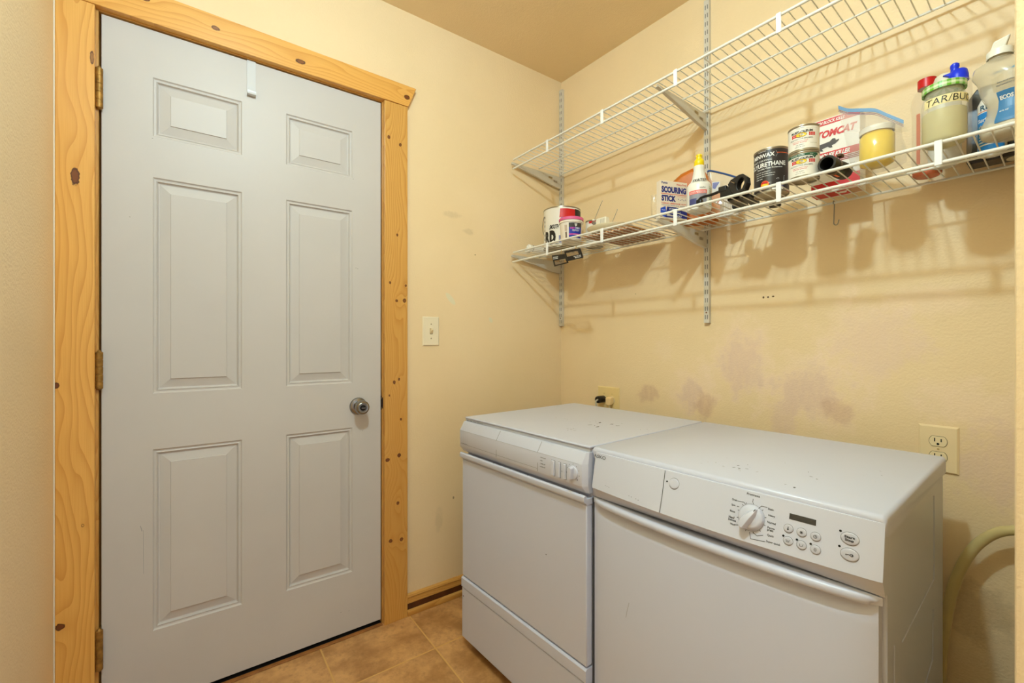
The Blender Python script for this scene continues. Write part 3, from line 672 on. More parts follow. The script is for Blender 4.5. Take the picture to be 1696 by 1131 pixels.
def fmat(s, t):
    e = 0.004; P0 = Vector(fw(s, t, 0)); dx = Vector(fw(s+e, t, 0))-Vector(fw(s-e, t, 0)); dz = Vector(fw(s, t+e, 0))-Vector(fw(s, t-e, 0))
    dx.normalize(); dz.normalize(); nn = dx.cross(dz).normalized(); dz = nn.cross(dx).normalized() if False else dz
    M_ = Matrix((( dx.x, dz.x, nn.x, P0.x), (dx.y, dz.y, nn.y, P0.y), (dx.z, dz.z, nn.z, P0.z), (0, 0, 0, 1))); return M_
BTN = mat('button_silver_white', (196, 196, 206), 0.3)
def oval(rx, ry, h, n=30):
    bm = NEW(); S = []
    for k, hh in ((1.0, -0.0005), (1.0, h*0.5), (0.93, h*0.85), (0.75, h), (0.4, h*1.06)): S.append([(rx*k*math.cos(2*PI*i/n), ry*k*math.sin(2*PI*i/n), hh) for i in range(n)])
    return loft(bm, S)
ICON = {}
for i, (x, z, rx, ry, ic) in enumerate([(1.0685, 0.7785, .0074, .0069, 'therm'), (1.0890, 0.7780, .0074, .0069, 'spin'), (1.1095, 0.7775, .0074, .0069, 'clock'), (1.0700, 0.7588, .0074, .0069, 'tub2'), (1.0905, 0.7582, .0074, .0069, 'tub'), (1.1110, 0.7575, .0074, .0069, 'sound'),
                                        (1.1560, 0.7885, .0122, .0096, 'ss'), (1.1570, 0.7645, .0122, .0096, 'key'), (0.8440, 0.8010, .0115, .0110, '')]):
    M_ = fmat(x, z); M_.translation = Vector(fw(x, z, 0))
    b_ = link('button', oval(rx, ry, 0.0022), BTN if ic else PLAST, M_, mw, smooth=50)
    q = Print(lambda s, t, l: (s, t, 0.0024+l)); r_ = 0.0022
    ring = lambda R, cx=0, cz=0: [(cx+R*math.cos(2*PI*k/16), cz+R*math.sin(2*PI*k/16)) for k in range(17)]
    if ic == 'therm': q.disc(0, -0.0014, 0.0014, 0.0014, DKI); q.rect(-0.0006, 0.0006, -0.001, 0.003, DKI)
    if ic == 'spin': q.line(ring(0.0020), 0.0006, DKI); q.disc(0, 0, 0.0012, 0.0012, DKI)
    if ic == 'clock': q.line(ring(0.0025), 0.0006, DKI); q.line([(0, 0.0018), (0, 0), (0.001, -0.001)], 0.0006, DKI)
    if ic in ('tub', 'tub2'):
        q.line([(-0.0032, 0.0018), (-0.0024, 0.0014), (-0.0018, -0.0018), (0.0018, -0.0018), (0.0024, 0.0014), (0.0032, 0.0018)], 0.0006, DKI)
        if ic == 'tub2': q.text('2', 0, 0.0002, 0.0016, 0.0024, DKI)
    if ic == 'sound': q.line(ring(0.0024)[2:7], 0.0006, DKI); q.line(ring(0.0024)[10:15], 0.0006, DKI); q.text('(o)', 0, 0, 0.0042, 0.0028, DKI)
    if ic == 'ss': q.text('Start', 0, 0.0026, 0.0140, 0.0040, DKI, bold=0.035); q.text('Stop', 0, -0.0028, 0.0120, 0.0048, DKI, bold=0.035)
    if ic == 'key': q.line(ring(0.0019, 0.0030), 0.0008, DKI); q.line([(0.0010, 0), (-0.0050, 0)], 0.0008, DKI); q.line([(-0.0048, 0), (-0.0048, -0.0016)], 0.0008, DKI); q.line([(-0.003, 0), (-0.003, -0.0014)], 0.0008, DKI); q.disc(0.0036, 0, 0.0008, 0.0008, DKI)
    if ic: q.done('icon', b_)
    else: q.bm.free()
pk = bpy.data.objects.new('program_dial', None); COL.objects.link(pk); pk.parent = mw; M_ = fmat(*K); M_.translation = Vector(fw(K[0], K[1], 0)); pk.matrix_local = M_
link('dial_base', LT([(0, -0.001), (0.0222, -0.001), (0.0220, 0.004), (0.0205, 0.0075), (0.0170, 0.0095), (0.008, 0.0105), (0, 0.0108)], n=48), PLAST, None, pk, smooth=50)
gr = NEW()
loft(gr, [[(x, y, z) for x, y, z in ((-0.0100, -0.0205, 0.004), (0.0100, -0.0205, 0.004), (0.0055, -0.0240, 0.019), (-0.0055, -0.0240, 0.019))],
          [(-0.0105, -0.006, 0.006), (0.0105, -0.006, 0.006), (0.0050, -0.006, 0.022), (-0.0050, -0.006, 0.022)],
          [(-0.0080, 0.010, 0.007), (0.0080, 0.010, 0.007), (0.0032, 0.010, 0.0185), (-0.0032, 0.010, 0.0185)],
          [(-0.0012, 0.0208, 0.0060), (0.0012, 0.0208, 0.0060), (0.0008, 0.0200, 0.0125), (-0.0008, 0.0200, 0.0125)]])
link('dial_grip', gr, PLAST, Matrix.Rotation(math.radians(-33), 4, 'Z'), pk, bevel=0.0022, seg=3)
bm = NEW(); box(bm, -0.0005, 0.0005, 0.010, 0.0195, 0.0185-0.0045, 0.0185-0.0035); bm2 = bm
link('dial_pointer', bm2, DKI, Matrix.Rotation(math.radians(-33), 4, 'Z') @ Matrix.Translation((0, 0, 0.0010)), pk)
# door panel + bar lip
def dsurf(a):
    q = (a-WW/2)/(WW/2-0.004); return 0.006 - 0.022*(1-min(1, q*q))
bm = NEW(); S = []; a0, a1 = 0.0028, WW-0.010
for i in range(41):
    t_ = i/40; a = a0 + (a1-a0)*t_; q = (a-WW/2)/(WW/2-0.012); k = max(0.0, 1-abs(q)**10); bs = dsurf(a); e = 0.004 if i in (0, 40) else 0.0; bs += e
    S.append([(a, 0.0315, 0.045), (a, bs, 0.045), (a, bs, 0.655), (a, bs+0.0015*k, 0.662), (a, bs+0.009*k, 0.676), (a, bs+0.010*k, 0.684), (a, bs+0.010*k, 0.7045), (a, 0.0315, 0.7045)])
loft(bm, S); dr = link('door', bm, WHITE, None, mw, smooth=40)
bm = NEW(); S = []; e0, e1 = 0.004, WW-0.004
for i in range(41):
    a = e0 + (e1-e0)*i/40; q = (a-WW/2)/(WW/2-0.004); bow = 1-q*q; k = max(0.0, 1-abs(q)**9)
    b1 = dsurf(a) - 0.004 - 0.008*k
    lo = max(min(a, e1-0.016), e0+0.010); md = max(min(a, e1-0.006), e0+0.004); ba = dsurf(a) + 0.0095*k
    S.append([(a, ba, 0.7062), (a, b1*0.5+ba*0.5, 0.7064), (md, b1+0.0015, 0.7040), (md, b1, 0.6990), (lo, b1+0.0005, 0.6930), (lo, b1+0.003, 0.6895), (lo, b1*0.5+ba*0.5, 0.6900), (a, ba, 0.6925)])
loft(bm, S); link('handle_lip', bm, WHITE, None, mw, smooth=60)
p = Print(lambda s_, t_, l: (s_, dsurf(s_)-l, t_)); p.line([(0.125, 0.49), (0.118, 0.465), (0.115, 0.45)], 0.0008, SEAM, 0.0008); p.done('scratch', dr)
# embossed creases on the right side
bm = NEW(); xw = WW-0.004
for path in ([(0.452, 0.770), (0.4525, 0.60), (0.448, 0.585), (0.14, 0.545+0.035)], [(0.442, 0.524), (0.437, 0.43), (0.432, 0.415), (0.30, 0.395)], [(0.08, 0.600), (0.0805, 0.06)]):
    tube(bm, [(xw+0.0003, b, z) for b, z in spline([(b, z, 0) for b, z in path], 1) and path], 0.0012, n=6)
link('side_embossing', bm, WHITE, None, mw)
for (a, b) in ((0.055, 0.07), (0.545, 0.07), (0.055, 0.52), (0.545, 0.52)):
    link('foot', LT([(0, 0), (0.021, 0), (0.022, 0.004), (0.020, 0.014), (0.010, 0.018), (0.010, 0.0405), (0, 0.0405)], n=20), BLACK, Matrix.Translation((a, b, 0.0)), mw)

# drain hose
HOSE = mat('translucent_cream_hose', (206, 186, 128), 0.4, var=0.06, vscale=12)
hs = thing('drain_hose', 'cream flexible drain hose arching out beside the washing machine', 'hose', FB, (1.44, -0.06, 0.0))
pts = spline([(0.0, 0, 0.012), (-0.004, 0, 0.15), (-0.002, 0, 0.30), (0.005, 0, 0.385), (0.016, 0, 0.468), (0.034, 0, 0.545), (0.058, 0, 0.605), (0.090, 0, 0.648), (0.125, 0, 0.668), (0.165, 0, 0.672), (0.199, 0, 0.670)], 8)
link('hose', TB(pts, 0.0115, n=16), HOSE, None, hs, smooth=60)
for o_ in hs.children: o_.name = 'hose_tube'

# ================================================================== SHELVING
def zd(base, slope, u): return base + slope*u
SH = [('upper', 1.962, 0.018), ('lower', 1.527, 0.004)]
VF, VBK, VM = 0.332, 0.028, 0.172
U0, U1 = 0.020, 1.632
for nm, zb, sl in SH:
    lab = {'upper': 'white vinyl-coated wire shelf, the empty one near the ceiling', 'lower': 'white vinyl-coated wire shelf loaded with cans and bottles, the lower one'}[nm]
    t = thing('wire_shelf', lab, 'shelf', FB, (0, 0, zb), rot=Matrix.Rotation(-math.atan(sl), 4, 'Y'))
    link('front_rail', TB([(U0, -VF, 0), (U1, -VF, 0)], 0.0042, n=12), WIRE, None, t)
    link('lip_rail', TB([(U0-0.002, -VF-0.003, -0.044), (U1, -VF-0.003, -0.044)], 0.0042, n=12), WIRE, None, t)
    link('back_rail', TB([(U0, -VBK, -0.001), (U1, -VBK, -0.001)], 0.0033, n=10), WIRE, None, t)
    link('middle_rail', TB([(U0, -VM, -0.005), (U1, -VM, -0.005)], 0.0028, n=10), WIRE, None, t)
    bm = NEW(); k = 0; u = U0+0.006
    while u < U1-0.004:
        tube(bm, [(u, -VF, 0.0028), (u, -VM, 0.0010), (u, -VBK, 0.0020)], 0.0016, n=6)
        u += 0.0262
    link('deck_wires', bm, WIRE, None, t)
    for c in (0.256, 0.556, 0.857, 1.160, 1.470):
        bm = NEW(); box(bm, c-0.0065, c+0.0065, -VF-0.0085, -VF-0.0050, -0.050, 0.0035); link('rail_connector', bm, mat('white_clip', (240, 240, 238), 0.35), None, t, bevel=0.0015)
    for c in (U1-0.004,):
        bm = NEW(); box(bm, c-0.001, c+0.004, -VF-0.008, -VF+0.01, -0.052, 0.006); link('end_cap', bm, mat('white_clip', (240, 240, 238)), None, t, bevel=0.001)
# standards
for i, (ua, ub, z0, z1, lab) in enumerate(((0.001, 0.021, 1.190, 2.405, 'slotted white metal shelf upright in the room corner'), (0.779, 0.799, 1.180, 2.40, 'slotted white metal shelf upright mid-wall above the machines'))):
    t = thing('shelf_upright', lab, 'shelf upright', FB, (0, 0, z0))
    L_ = z1-z0; w_ = ub-ua
    bm = NEW(); y1 = -0.0003
    loft(bm, [[(ua, y1, z), (ua, -0.0150, z), (ub, -0.0150, z), (ub, y1, z), (ub-0.002, y1, z), (ub-0.002, -0.0130, z), (ua+0.002, -0.0130, z), (ua+0.002, y1, z)] for z in (0, L_)])
    link('channel', bm, BRKT, None, t, smooth=0)
    p = Print(flat(-0.0150)); z = 0.014; cx = (ua+ub)/2
    while z < L_-0.02:
        for s in (-0.0042, 0.0042): p.rect(cx+s-0.0011, cx+s+0.0011, z, z+0.0165, DARK, n=1)
        z += 0.0316
    p.disc(cx, 0.033+0.006, 0.003, 0.003, mat('rusty_screw', (120, 70, 40), 0.5), 0.0009)
    p.done('slots', t)
# brackets
for ub, mid in ((0.010, 'corner'), (0.788, 'middle')):
    for nm, zb, sl in SH:
        z = zb+sl*ub-0.0088
        lab = {('corner', 'upper'): 'white triangular shelf bracket under the upper shelf at the corner', ('middle', 'upper'): 'white triangular shelf bracket under the upper shelf at middle upright',
               ('corner', 'lower'): 'white triangular shelf bracket under the lower shelf at the corner', ('middle', 'lower'): 'white triangular shelf bracket under the lower shelf at middle upright'}[(mid, nm)]
        t = thing('shelf_bracket', lab, 'bracket', FB, (ub, -0.0155, z))
        bm = NEW(); prism(bm, [(0, 0), (-0.318, 0), (-0.322, -0.004), (-0.318, -0.010), (-0.16, -0.034), (-0.06, -0.052), (0, -0.058)], -0.0012, 0.0012, 'x')
        # turned flange along the lower edge
        fl_ = [(-0.320, -0.008), (-0.16, -0.034), (-0.06, -0.052), (-0.001, -0.0585)]
        loft(bm, [[(-0.0055, y, z_), (0.0055, y, z_), (0.0055, y-0.0005, z_-0.0018), (-0.0055, y-0.0005, z_-0.0018)] for y, z_ in fl_])
        link('arm', bm, BRKT, None, t, smooth=30)
        p = Print(lambda s, t_, l: (0.0012+l, s, t_)); 
        br_ = mat('brown_sticker_print', (128, 100, 62), 0.6)
        if mid == 'middle' or nm == 'upper':
            p.poly([(-0.085, -0.010), (-0.058, -0.010), (-0.058, -0.022), (-0.085, -0.020)], mat('sticker_tan', (196, 176, 134), 0.5)); 
            for q in range(6): p.rect(-0.082+q*0.004, -0.080+q*0.004, -0.019, -0.012, br_, 0.0007)
            for q in range(5): p.rect(-0.050+q*0.0055, -0.0475+q*0.0055, -0.034, -0.023, br_, 0.0007)
        p.rect(-0.12, -0.118, -0.008, -0.006, br_, 0.0007)
        p.done('sticker', t)
        link('hook_tab', bx(-0.001, 0.001, -0.001, 0.0125, -0.050, -0.010), BRKT, None, t)

# small wire S hook on the lower shelf's back rail
ZL = 1.5320
t = thing('wire_hook', 'small steel wire hook dangling under the back of the lower shelf', 'hook', FB, (1.197, -0.028, 1.531))
r_ = 0.0055
pts = [(0, r_*math.cos(a), r_*math.sin(a)) for a in [(-1.1+2.9*k/8) for k in range(9)]][::-1]
pts = [(0, -r_*math.cos(a)*1.0, r_*math.sin(a)) for a in (-0.9, -0.3, 0.3, 0.9, 1.57, 2.2, 2.8)] + [(0, 0.0048, -0.012), (0, 0.002, -0.035), (0.0, 0.0, -0.058)] + [(0.006-0.006*math.cos(a), -0.001, -0.060-0.009*math.sin(a)) for a in (0.2, 0.8, 1.57, 2.3, 3.0)] + [(0.0135, -0.001, -0.054)]
link('hook_wire', TB(spline(pts, 4), 0.0014, n=8), STEEL, None, t)

# ================================================================== THINGS ON THE LOWER SHELF
DKZ = 1.5315   # top of the deck wires
def dz(u): return 1.527 + 0.004*u + 0.0046
def obj3(name, label, cat, u, v, rz=0.0, group=None, lift=0.0, rot=None):
    return thing(name, label, cat, FB, (u, -v, dz(u)+lift), rz, group, rot)
def facing(u, v):  # angle that turns the local -y side to the camera
    return math.atan2(1.78-u, 1.49-v)
RED = mat('print_red', (206, 30, 28), 0.4); BLU = mat('print_blue', (24, 44, 150), 0.4); WPR = mat('print_white', (240, 238, 232), 0.4); BPR = mat('print_black', (26, 24, 24), 0.4)
CANW = mat('white_can_label', (236, 230, 218), 0.4); YEL = mat('print_yellow', (240, 196, 40), 0.4); ORG = mat('print_orange', (240, 100, 40), 0.4); GREYP = mat('print_grey_mid', (120, 118, 116), 0.5)
def can_body(r, h): return [(0, 0.003), (r-0.004, 0.003), (r-0.0035, 0.0), (r-0.0005, 0.0), (r, 0.0015), (r, 0.003), (r-0.0015, 0.005), (r-0.0015, h-0.005), (r, h-0.003), (r, h-0.0008), (r-0.0012, h), (r-0.0035, h), (r-0.004, h-0.004), (r-0.010, h-0.004), (r-0.0105, h-0.001), (r-0.013, h-0.001), (r-0.014, h-0.004), (0, h-0.004)]
def paint_can(name, label, u, v, r, h, base_m, group=None, lift=0.0, wall_m=None):
    t = obj3(name, label, 'paint can', u, v, facing(u, v), group, lift)
    link('can', LT(can_body(r, h), n=56), TIN, None, t)
    bm = NEW(); lathe(bm, [(r-0.0014, 0.006), (r-0.0010, 0.0062), (r-0.0010, h-0.0062), (r-0.0014, h-0.006)], 56)
    link('label_wrap', bm, base_m, None, t, smooth=50)
    return t

# 1 gallon can
u, v, r, h = 0.187, 0.180, 0.085, 0.178
t = paint_can('paint_can', 'large white paint can with torn red and black label at shelf end', u, v, r, h, CANW)
p = Print(cylm(r-0.0010)); 
p.rect(-0.020, 0.075, 0.126, 0.166, RED, slant=0.1); p.poly([(0.012, 0.166), (0.050, 0.166), (0.070, 0.126), (0.06, 0.118), (0.020, 0.118)], RED, 0.0006)
p.rect(0.055, 0.12, 0.115, 0.168, BPR, 0.0004); p.rect(-0.012, 0.03, 0.112, 0.128, BLU, 0.0008)
p.text('SMOOTH', -0.045, 0.088, 0.045, 0.020, BPR, bold=0.05, slant=0.3); p.text('R', -0.082, 0.045, 0.03, 0.055, BPR, bold=0.06); p.text('D', -0.052, 0.042, 0.032, 0.062, BPR, bold=0.10)
p.text('interior paint', -0.047, 0.012, 0.05, 0.008, BPR)
p.poly([(-0.012, 0.075), (0.012, 0.085), (0.014, 0.052), (0.006, 0.050)], RED, 0.0007)
for k in range(6): p.rect(-0.022, 0.010, 0.016+k*0.0055, 0.0195+k*0.0055, BLU, 0.0008)
for k in range(7): p.text('HI', -0.105, 0.02+k*0.02, 0.008, 0.010, BPR, bold=0.05)
p.done('printing', t)
link('lug', LT([(0, 0), (0.008, 0), (0.007, 0.003), (0, 0.004)], n=18), TIN, Matrix.Rotation(1.35, 4, 'Z') @ Matrix.Translation((0, -r+0.001, h-0.035)) @ Matrix.Rotation(PI/2, 4, 'X'), t)
wb = [((r+0.004)*math.cos(a), (r+0.004)*math.sin(a), h-0.035-0.10*math.sin((a-0.1)/(PI-0.2)*PI)*0.9) for a in [0.1+(PI-0.2)*k/16 for k in range(17)]]
link('wire_bail', TB(wb, 0.0015, n=6), STEEL, Matrix.Rotation(0.45, 4, 'Z'), t)

# 2 spackle tub
u, v, r, h = 0.330, 0.268, 0.0515, 0.094
t = obj3('spackle_tub', 'white spackling tub with pink lid in front of the large paint can', 'tub', u, v, facing(u, v))
link('tub', LT([(0, 0.001), (r-0.012, 0.001), (r-0.010, 0), (r-0.009, 0.002), (r-0.003, h-0.022), (r, h-0.021), (r, h-0.016), (r-0.003, h-0.015), (r-0.0025, h-0.012), (0, h-0.012)], n=48), mat('tub_white', (238, 228, 214), 0.35), None, t)
link('lid', LT([(r-0.0035, h-0.0115), (r+0.0005, h-0.0115), (r+0.0005, h-0.002), (r-0.001, h), (r-0.004, h), (r-0.006, h-0.003), (0, h-0.003)], n=48), mat('pink_lid', (224, 96, 150), 0.4), None, t)
def tubf(s, z, l):
    rr = (r-0.009) + (0.006)*(z/(h-0.022)) + 0.0006 + l; return (rr*math.sin(s/r), -rr*math.cos(s/r), z)
p = Print(tubf)
NAVY = mat('print_navy', (30, 50, 160), 0.4); PNK = mat('print_magenta', (214, 70, 160), 0.4)
p.rect(-0.016, 0.048, 0.006, 0.068, NAVY); p.rect(-0.016, 0.048, 0.050, 0.068, mat('print_charcoal', (62, 56, 54), 0.4), 0.0006); p.rect(-0.016, 0.048, 0.018, 0.0235, PNK, 0.0006)
p.poly([(0.010, 0.0645), (0.022, 0.0645), (0.021, 0.057), (0.0165, 0.0535), (0.016, 0.050), (0.0145, 0.0535), (0.011, 0.057)], WPR, 0.0009); p.text('DAP', 0.016, 0.061, 0.008, 0.0035, BPR, lift=0.0012)
p.text('DRY', 0.002, 0.0455, 0.022, 0.0068, PNK, lift=0.0009, bold=0.04); p.text('DEX', 0.0260, 0.0455, 0.022, 0.0068, WPR, lift=0.0009, bold=0.04)
p.text('SPACKLING', 0.0165, 0.0375, 0.034, 0.0036, WPR, lift=0.0009, bold=0.03); p.text('interior exterior', 0.0165, 0.0335, 0.032, 0.0022, WPR, lift=0.0009)
p.text('sandable', 0.016, 0.0205, 0.022, 0.0026, WPR, lift=0.0009); p.text('8 FL OZ', 0.010, 0.0115, 0.02, 0.003, WPR, lift=0.0009)
for k in range(9): p.rect(-0.034, -0.026, 0.008+k*0.0027, 0.0097+k*0.0027, mat('barcode_brown', (96, 76, 64), 0.5), 0.0006)
p.rect(-0.036, -0.024, 0.036, 0.060, mat('fine_print_tan', (196, 176, 158), 0.5), 0.0005)
p.done('printing', t)

# 3 small can behind
u, v, r, h = 0.312, 0.100, 0.040, 0.116
t = paint_can('small_paint_can', 'small white can with red band half hidden behind the pink-lidded tub', u, v, r, h, CANW)
p = Print(cylm(r-0.0010)); p.rect(-0.03, 0.06, 0.100, 0.110, RED); p.rect(-0.01, 0.01, 0.056, 0.072, RED); p.rect(-0.008, 0.012, 0.040, 0.050, RED); p.text('PRIMER', 0.02, 0.085, 0.03, 0.008, BPR); p.done('printing', t)

# 4 caulk tube lying at the end
t = obj3('caulk_tube', 'white caulk cartridge with nozzle lying at the shelf\'s left end', 'caulk tube', 0.062, 0.20, 0.0, rot=Matrix.Rotation(0.12, 4, 'Z') @ Matrix.Translation((0, 0, 0.0155)) @ Matrix.Rotation(PI/2, 4, 'X'))
link('cartridge', LT([(0, -0.13), (0.013, -0.13), (0.0150, -0.128), (0.0150, 0.075), (0.0158, 0.076), (0.0158, 0.084), (0.012, 0.086), (0.011, 0.0865), (0.006, 0.088), (0, 0.088)], n=32), mat('cartridge_white', (240, 234, 222), 0.4), None, t)
link('nozzle', LT([(0.0045, 0.088), (0.0042, 0.094), (0.0, 0.096)], n=16), WPR, None, t)
p = Print(lambda s, tt, l: ((0.0151+l)*math.cos(s/0.015), (0.0151+l)*math.sin(s/0.015), tt))
for k in range(16): p.rect(0.015, 0.045, -0.12+k*0.0115, -0.115+k*0.0115, BPR if k % 3 else RED)
p.rect(-0.02, 0.047, 0.062, 0.066, mat('print_maroon', (90, 30, 30), 0.4)); p.done('printing', t)
t = obj3('cap_nozzle', 'short white plastic nozzle pointing off the shelf\'s left end', 'nozzle', 0.034, 0.262, 0.0, rot=Matrix.Translation((0, 0, 0.0072)) @ Matrix.Rotation(-PI/2+0.12, 4, 'Y') @ Matrix.Rotation(0.5, 4, 'X'))
link('tip', LT([(0, -0.014), (0.007, -0.014), (0.007, -0.008), (0.005, -0.006), (0.0018, 0.010), (0.0, 0.0102)], n=16), WPR, None, t)

# 5 brown board
BRD = bpy.data.materials.new('brown_checked_board'); BRD.use_nodes = True
B = NB(BRD); o_, x_, y_, z_ = B.coords()
ch = B.math('MULTIPLY', B.smooth(B.math('SINE', B.math('MULTIPLY', x_, 420)), -0.2, 0.3), B.smooth(B.math('SINE', B.math('MULTIPLY', y_, 300)), -0.2, 0.3))
B.L.new(B.mix(ch, (0.34, 0.13, 0.055), (0.66, 0.42, 0.24)), B.N['Principled BSDF'].inputs['Base Color'])
t = obj3('brown_board', 'flat brown checked board lying on lower shelf under the cream disc', 'board', 0.50, 0.0, 0.0)
bm = NEW(); prism(bm, [(-0.105, -0.275), (0.118, -0.262), (0.126, -0.035), (-0.085, -0.030)], 0.0, 0.006, 'z'); link('sheet', bm, BRD, None, t, smooth=0)
bm = NEW(); box(bm, 0.098, 0.122, -0.24, -0.06, 0.0062, 0.010); link('edge_strip', bm, mat('tan_strip', (190, 132, 62), 0.5), None, t)

# 6 cream disc + antenna wires
CRM = mat('cream_plastic', (246, 234, 200), 0.4)
t = obj3('antenna_dish', 'cream shallow disc with two thin wire rods beside the pink-lidded tub', 'antenna', 0.487, 0.208, 0.0, lift=0.0110)
sq = lambda x, y, z: (x*1.09, y*1.0)
link('base_disc', LT([(0, 0.0), (0.048, 0.0), (0.066, 0.005), (0.083, 0.018), (0.087, 0.024), (0.084, 0.025), (0.065, 0.016), (0.04, 0.014), (0, 0.014)], n=56, squash=sq), CRM, None, t)
bm = NEW(); loft(bm, [[(-0.075, -0.012, 0.014), (-0.010, -0.012, 0.014), (-0.010, 0.022, 0.014), (-0.075, 0.022, 0.014)], [(-0.066, -0.008, 0.074), (-0.016, -0.008, 0.074), (-0.016, 0.018, 0.074), (-0.066, 0.018, 0.074)]]); link('housing', bm, mat('housing_white', (236, 228, 208), 0.4), None, t, bevel=0.004)
p = Print(lambda s, z, l: (s, -0.0122+0.066*(z-0.014)-l-0.0004, z))
for k in range(5): p.rect(-0.040+k*0.005, -0.039+k*0.005, 0.044, 0.066, GREYP)
p.done('vents', t)
link('pivot', LT([(0, 0), (0.007, 0.0), (0.008, 0.005), (0.0065, 0.012), (0, 0.0125)], n=20), STEEL, Matrix.Translation((-0.070, -0.0105, 0.056)) @ Matrix.Rotation(PI/2, 4, 'X'), t)
link('rod', TB([(-0.070, -0.018, 0.060), (-0.026, -0.018, 0.132), (-0.023, -0.018, 0.1335), (-0.024, -0.018, 0.1365)], 0.0010, n=6), STEEL, None, t)
link('rod', TB([(0.020, -0.02, 0.022), (0.052, -0.02, 0.078), (0.0535, -0.02, 0.082), (0.052, -0.02, 0.084)], 0.0010, n=6), STEEL, None, t)

# 7 two black sign frames hanging from the lip
def tagframe(name, label, cs, txt, bottom, yoff=0.0):
    u = sum(c[0] for c in cs)/4; z = sum(c[1] for c in cs)/4
    t = thing(name, label, 'card holder', FB, (u, -0.341+yoff, z))
    c = [(a-u, b-z) for a, b in cs]  # TL TR BR BL
    def P(s, tt): # bilinear
        return tuple((c[0][i]*(1-s)+c[1][i]*s)*tt + (c[3][i]*(1-s)+c[2][i]*s)*(1-tt) for i in (0, 1))
    wz0, wz1 = (0.10, 0.50) if bottom else (0.42, 0.82)
    bm = NEW()
    for (s0, s1, t0, t1) in ((0, 1, 0, wz0), (0, 1, wz1, 1), (0, 0.08, wz0, wz1), (0.92 if bottom else 0.82, 1, wz0, wz1)):
        q = [P(s0, t0), P(s1, t0), P(s1, t1), P(s0, t1)]; prism(bm, q, -0.0012, 0.0012, 'y')
    link('frame', bm, BLACK, None, t, smooth=0)
    pr = Print(lambda s, tt, l: (*(P(s, tt)[0:1]), -0.0012-l, P(s, tt)[1]))
    zc = 0.76 if bottom else 0.24
    pr.text(txt[0], 0.06 if bottom else 0.92, zc+0.05, 0.42, 0.10, WPR, anchor='l' if bottom else 'r'); pr.text(txt[1], 0.06 if bottom else 0.92, zc-0.09, 0.36, 0.10, WPR, anchor='l' if bottom else 'r')
    pr.done('lettering', t)
    q0 = P(0.72, 0.98)
    bm = NEW(); tube(bm, [(q0[0], 0.0, q0[1]-0.002), (q0[0], 0.001, 1.4855-z), (q0[0], 0.006-yoff, 1.4892-z), (q0[0], 0.012-yoff, 1.4862-z), (q0[0], 0.012-yoff, 1.479-z)], 0.0012, n=6); link('wire_clip', bm, mat('brass_clip', (180, 150, 90), 0.4, metal=0.7), None, t)
tagframe('hanging_card_frame', 'black plastic card frame hanging from shelf lip, the lower left of two', [(0.290, 1.471), (0.363, 1.466), (0.386, 1.427), (0.304, 1.423)], ('WINDOW', 'FRAME'), True)
tagframe('hanging_card_frame', 'black plastic card frame hanging from shelf lip, the upper right of two', [(0.366, 1.476), (0.453, 1.474), (0.470, 1.435), (0.379, 1.433)], ('SLIDE', 'MOUNT'), False, -0.004)

# 8 clear bag left of the scouring stick
def glassy(name, col, alpha, rough=0.12):
    return mat(name, col, rough, alpha=alpha, spec=0.6)
CLR = glassy('clear_poly_bag', (236, 222, 200), 0.16); 
def bag(name, parent, pts_front, depth, m, seed, wob=0.004, rows=10, cols=10, nm='pouch'):
    """pts_front: TL TR BR BL in local x,z ; puffy pouch around y=0"""
    rnd = random.Random(seed); bm = NEW()
    TLp, TRp, BRp, BLp = [Vector(p_) for p_ in pts_front]
    for side in (-1, 1):
        g = []
        for j in range(rows+1):
            row = []
            for i in range(cols+1):
                s = i/cols; tt = j/rows
                P_ = (TLp*(1-s)+TRp*s)*(1-tt) + (BLp*(1-s)+BRp*s)*tt
                puff = (math.sin(PI*s)**0.6)*((min(1, tt*1.6))**0.8)*(1 if tt < 0.85 else (1-(tt-0.85)/0.15*0.35))
                y = side*depth/2*puff + (rnd.uniform(-wob, wob) if 0 < i < cols and 0 < j < rows else 0)
                row.append(bm.verts.new((P_.x + (rnd.uniform(-wob, wob)*0.5 if 0 < i < cols else 0), y, P_.y)))
            g.append(row)
        for j in range(rows):
            for i in range(cols): bm.faces.new((g[j][i], g[j][i+1], g[j+1][i+1], g[j+1][i]))
    bmesh.ops.remove_doubles(bm, verts=bm.verts[:], dist=1e-5)
    return link(nm, bm, m, None, parent, smooth=180)
t = obj3('clear_plastic_bag', 'crumpled clear plastic bag left of the scouring stick box', 'plastic bag', 0.700, 0.20, 0.5)
bag('b', t, [(-0.022, 0.115), (0.030, 0.118), (0.030, 0.003), (-0.022, 0.003)], 0.03, CLR, 3)

# 9 scouring stick box
t = obj3('scouring_stick_box', 'thin white card box of a scouring stick with bold blue lettering', 'box', 0.768, 0.284, math.atan2(0.098, 0.039))
W9, H9 = 0.108, 0.130
CARD = mat('cream_card', (232, 216, 196), 0.45)
link('carton', bx(0, W9, 0.0, 0.022, 0.0, H9), CARD, None, t, smooth=0)
p = Print(flat(0.0)); NB_ = mat('print_deep_blue', (30, 40, 120), 0.45); RD = mat('print_soft_red', (214, 84, 66), 0.45); B2 = mat('print_royal', (28, 74, 190), 0.45)
p.text('Pumie', 0.004, H9-0.007, 0.024, 0.008, NB_, anchor='l'); p.text('Heavy Duty', W9-0.003, H9-0.010, 0.040, 0.0075, RD, anchor='r')
p.text('SCOURING', 0.004, H9-0.030, 0.100, 0.022, NB_, bold=0.055, anchor='l'); p.rect(0.002, W9-0.002, H9-0.046, H9-0.044, RD)
p.text('STICK', 0.004, H9-0.060, 0.058, 0.021, NB_, bold=0.055, anchor='l')
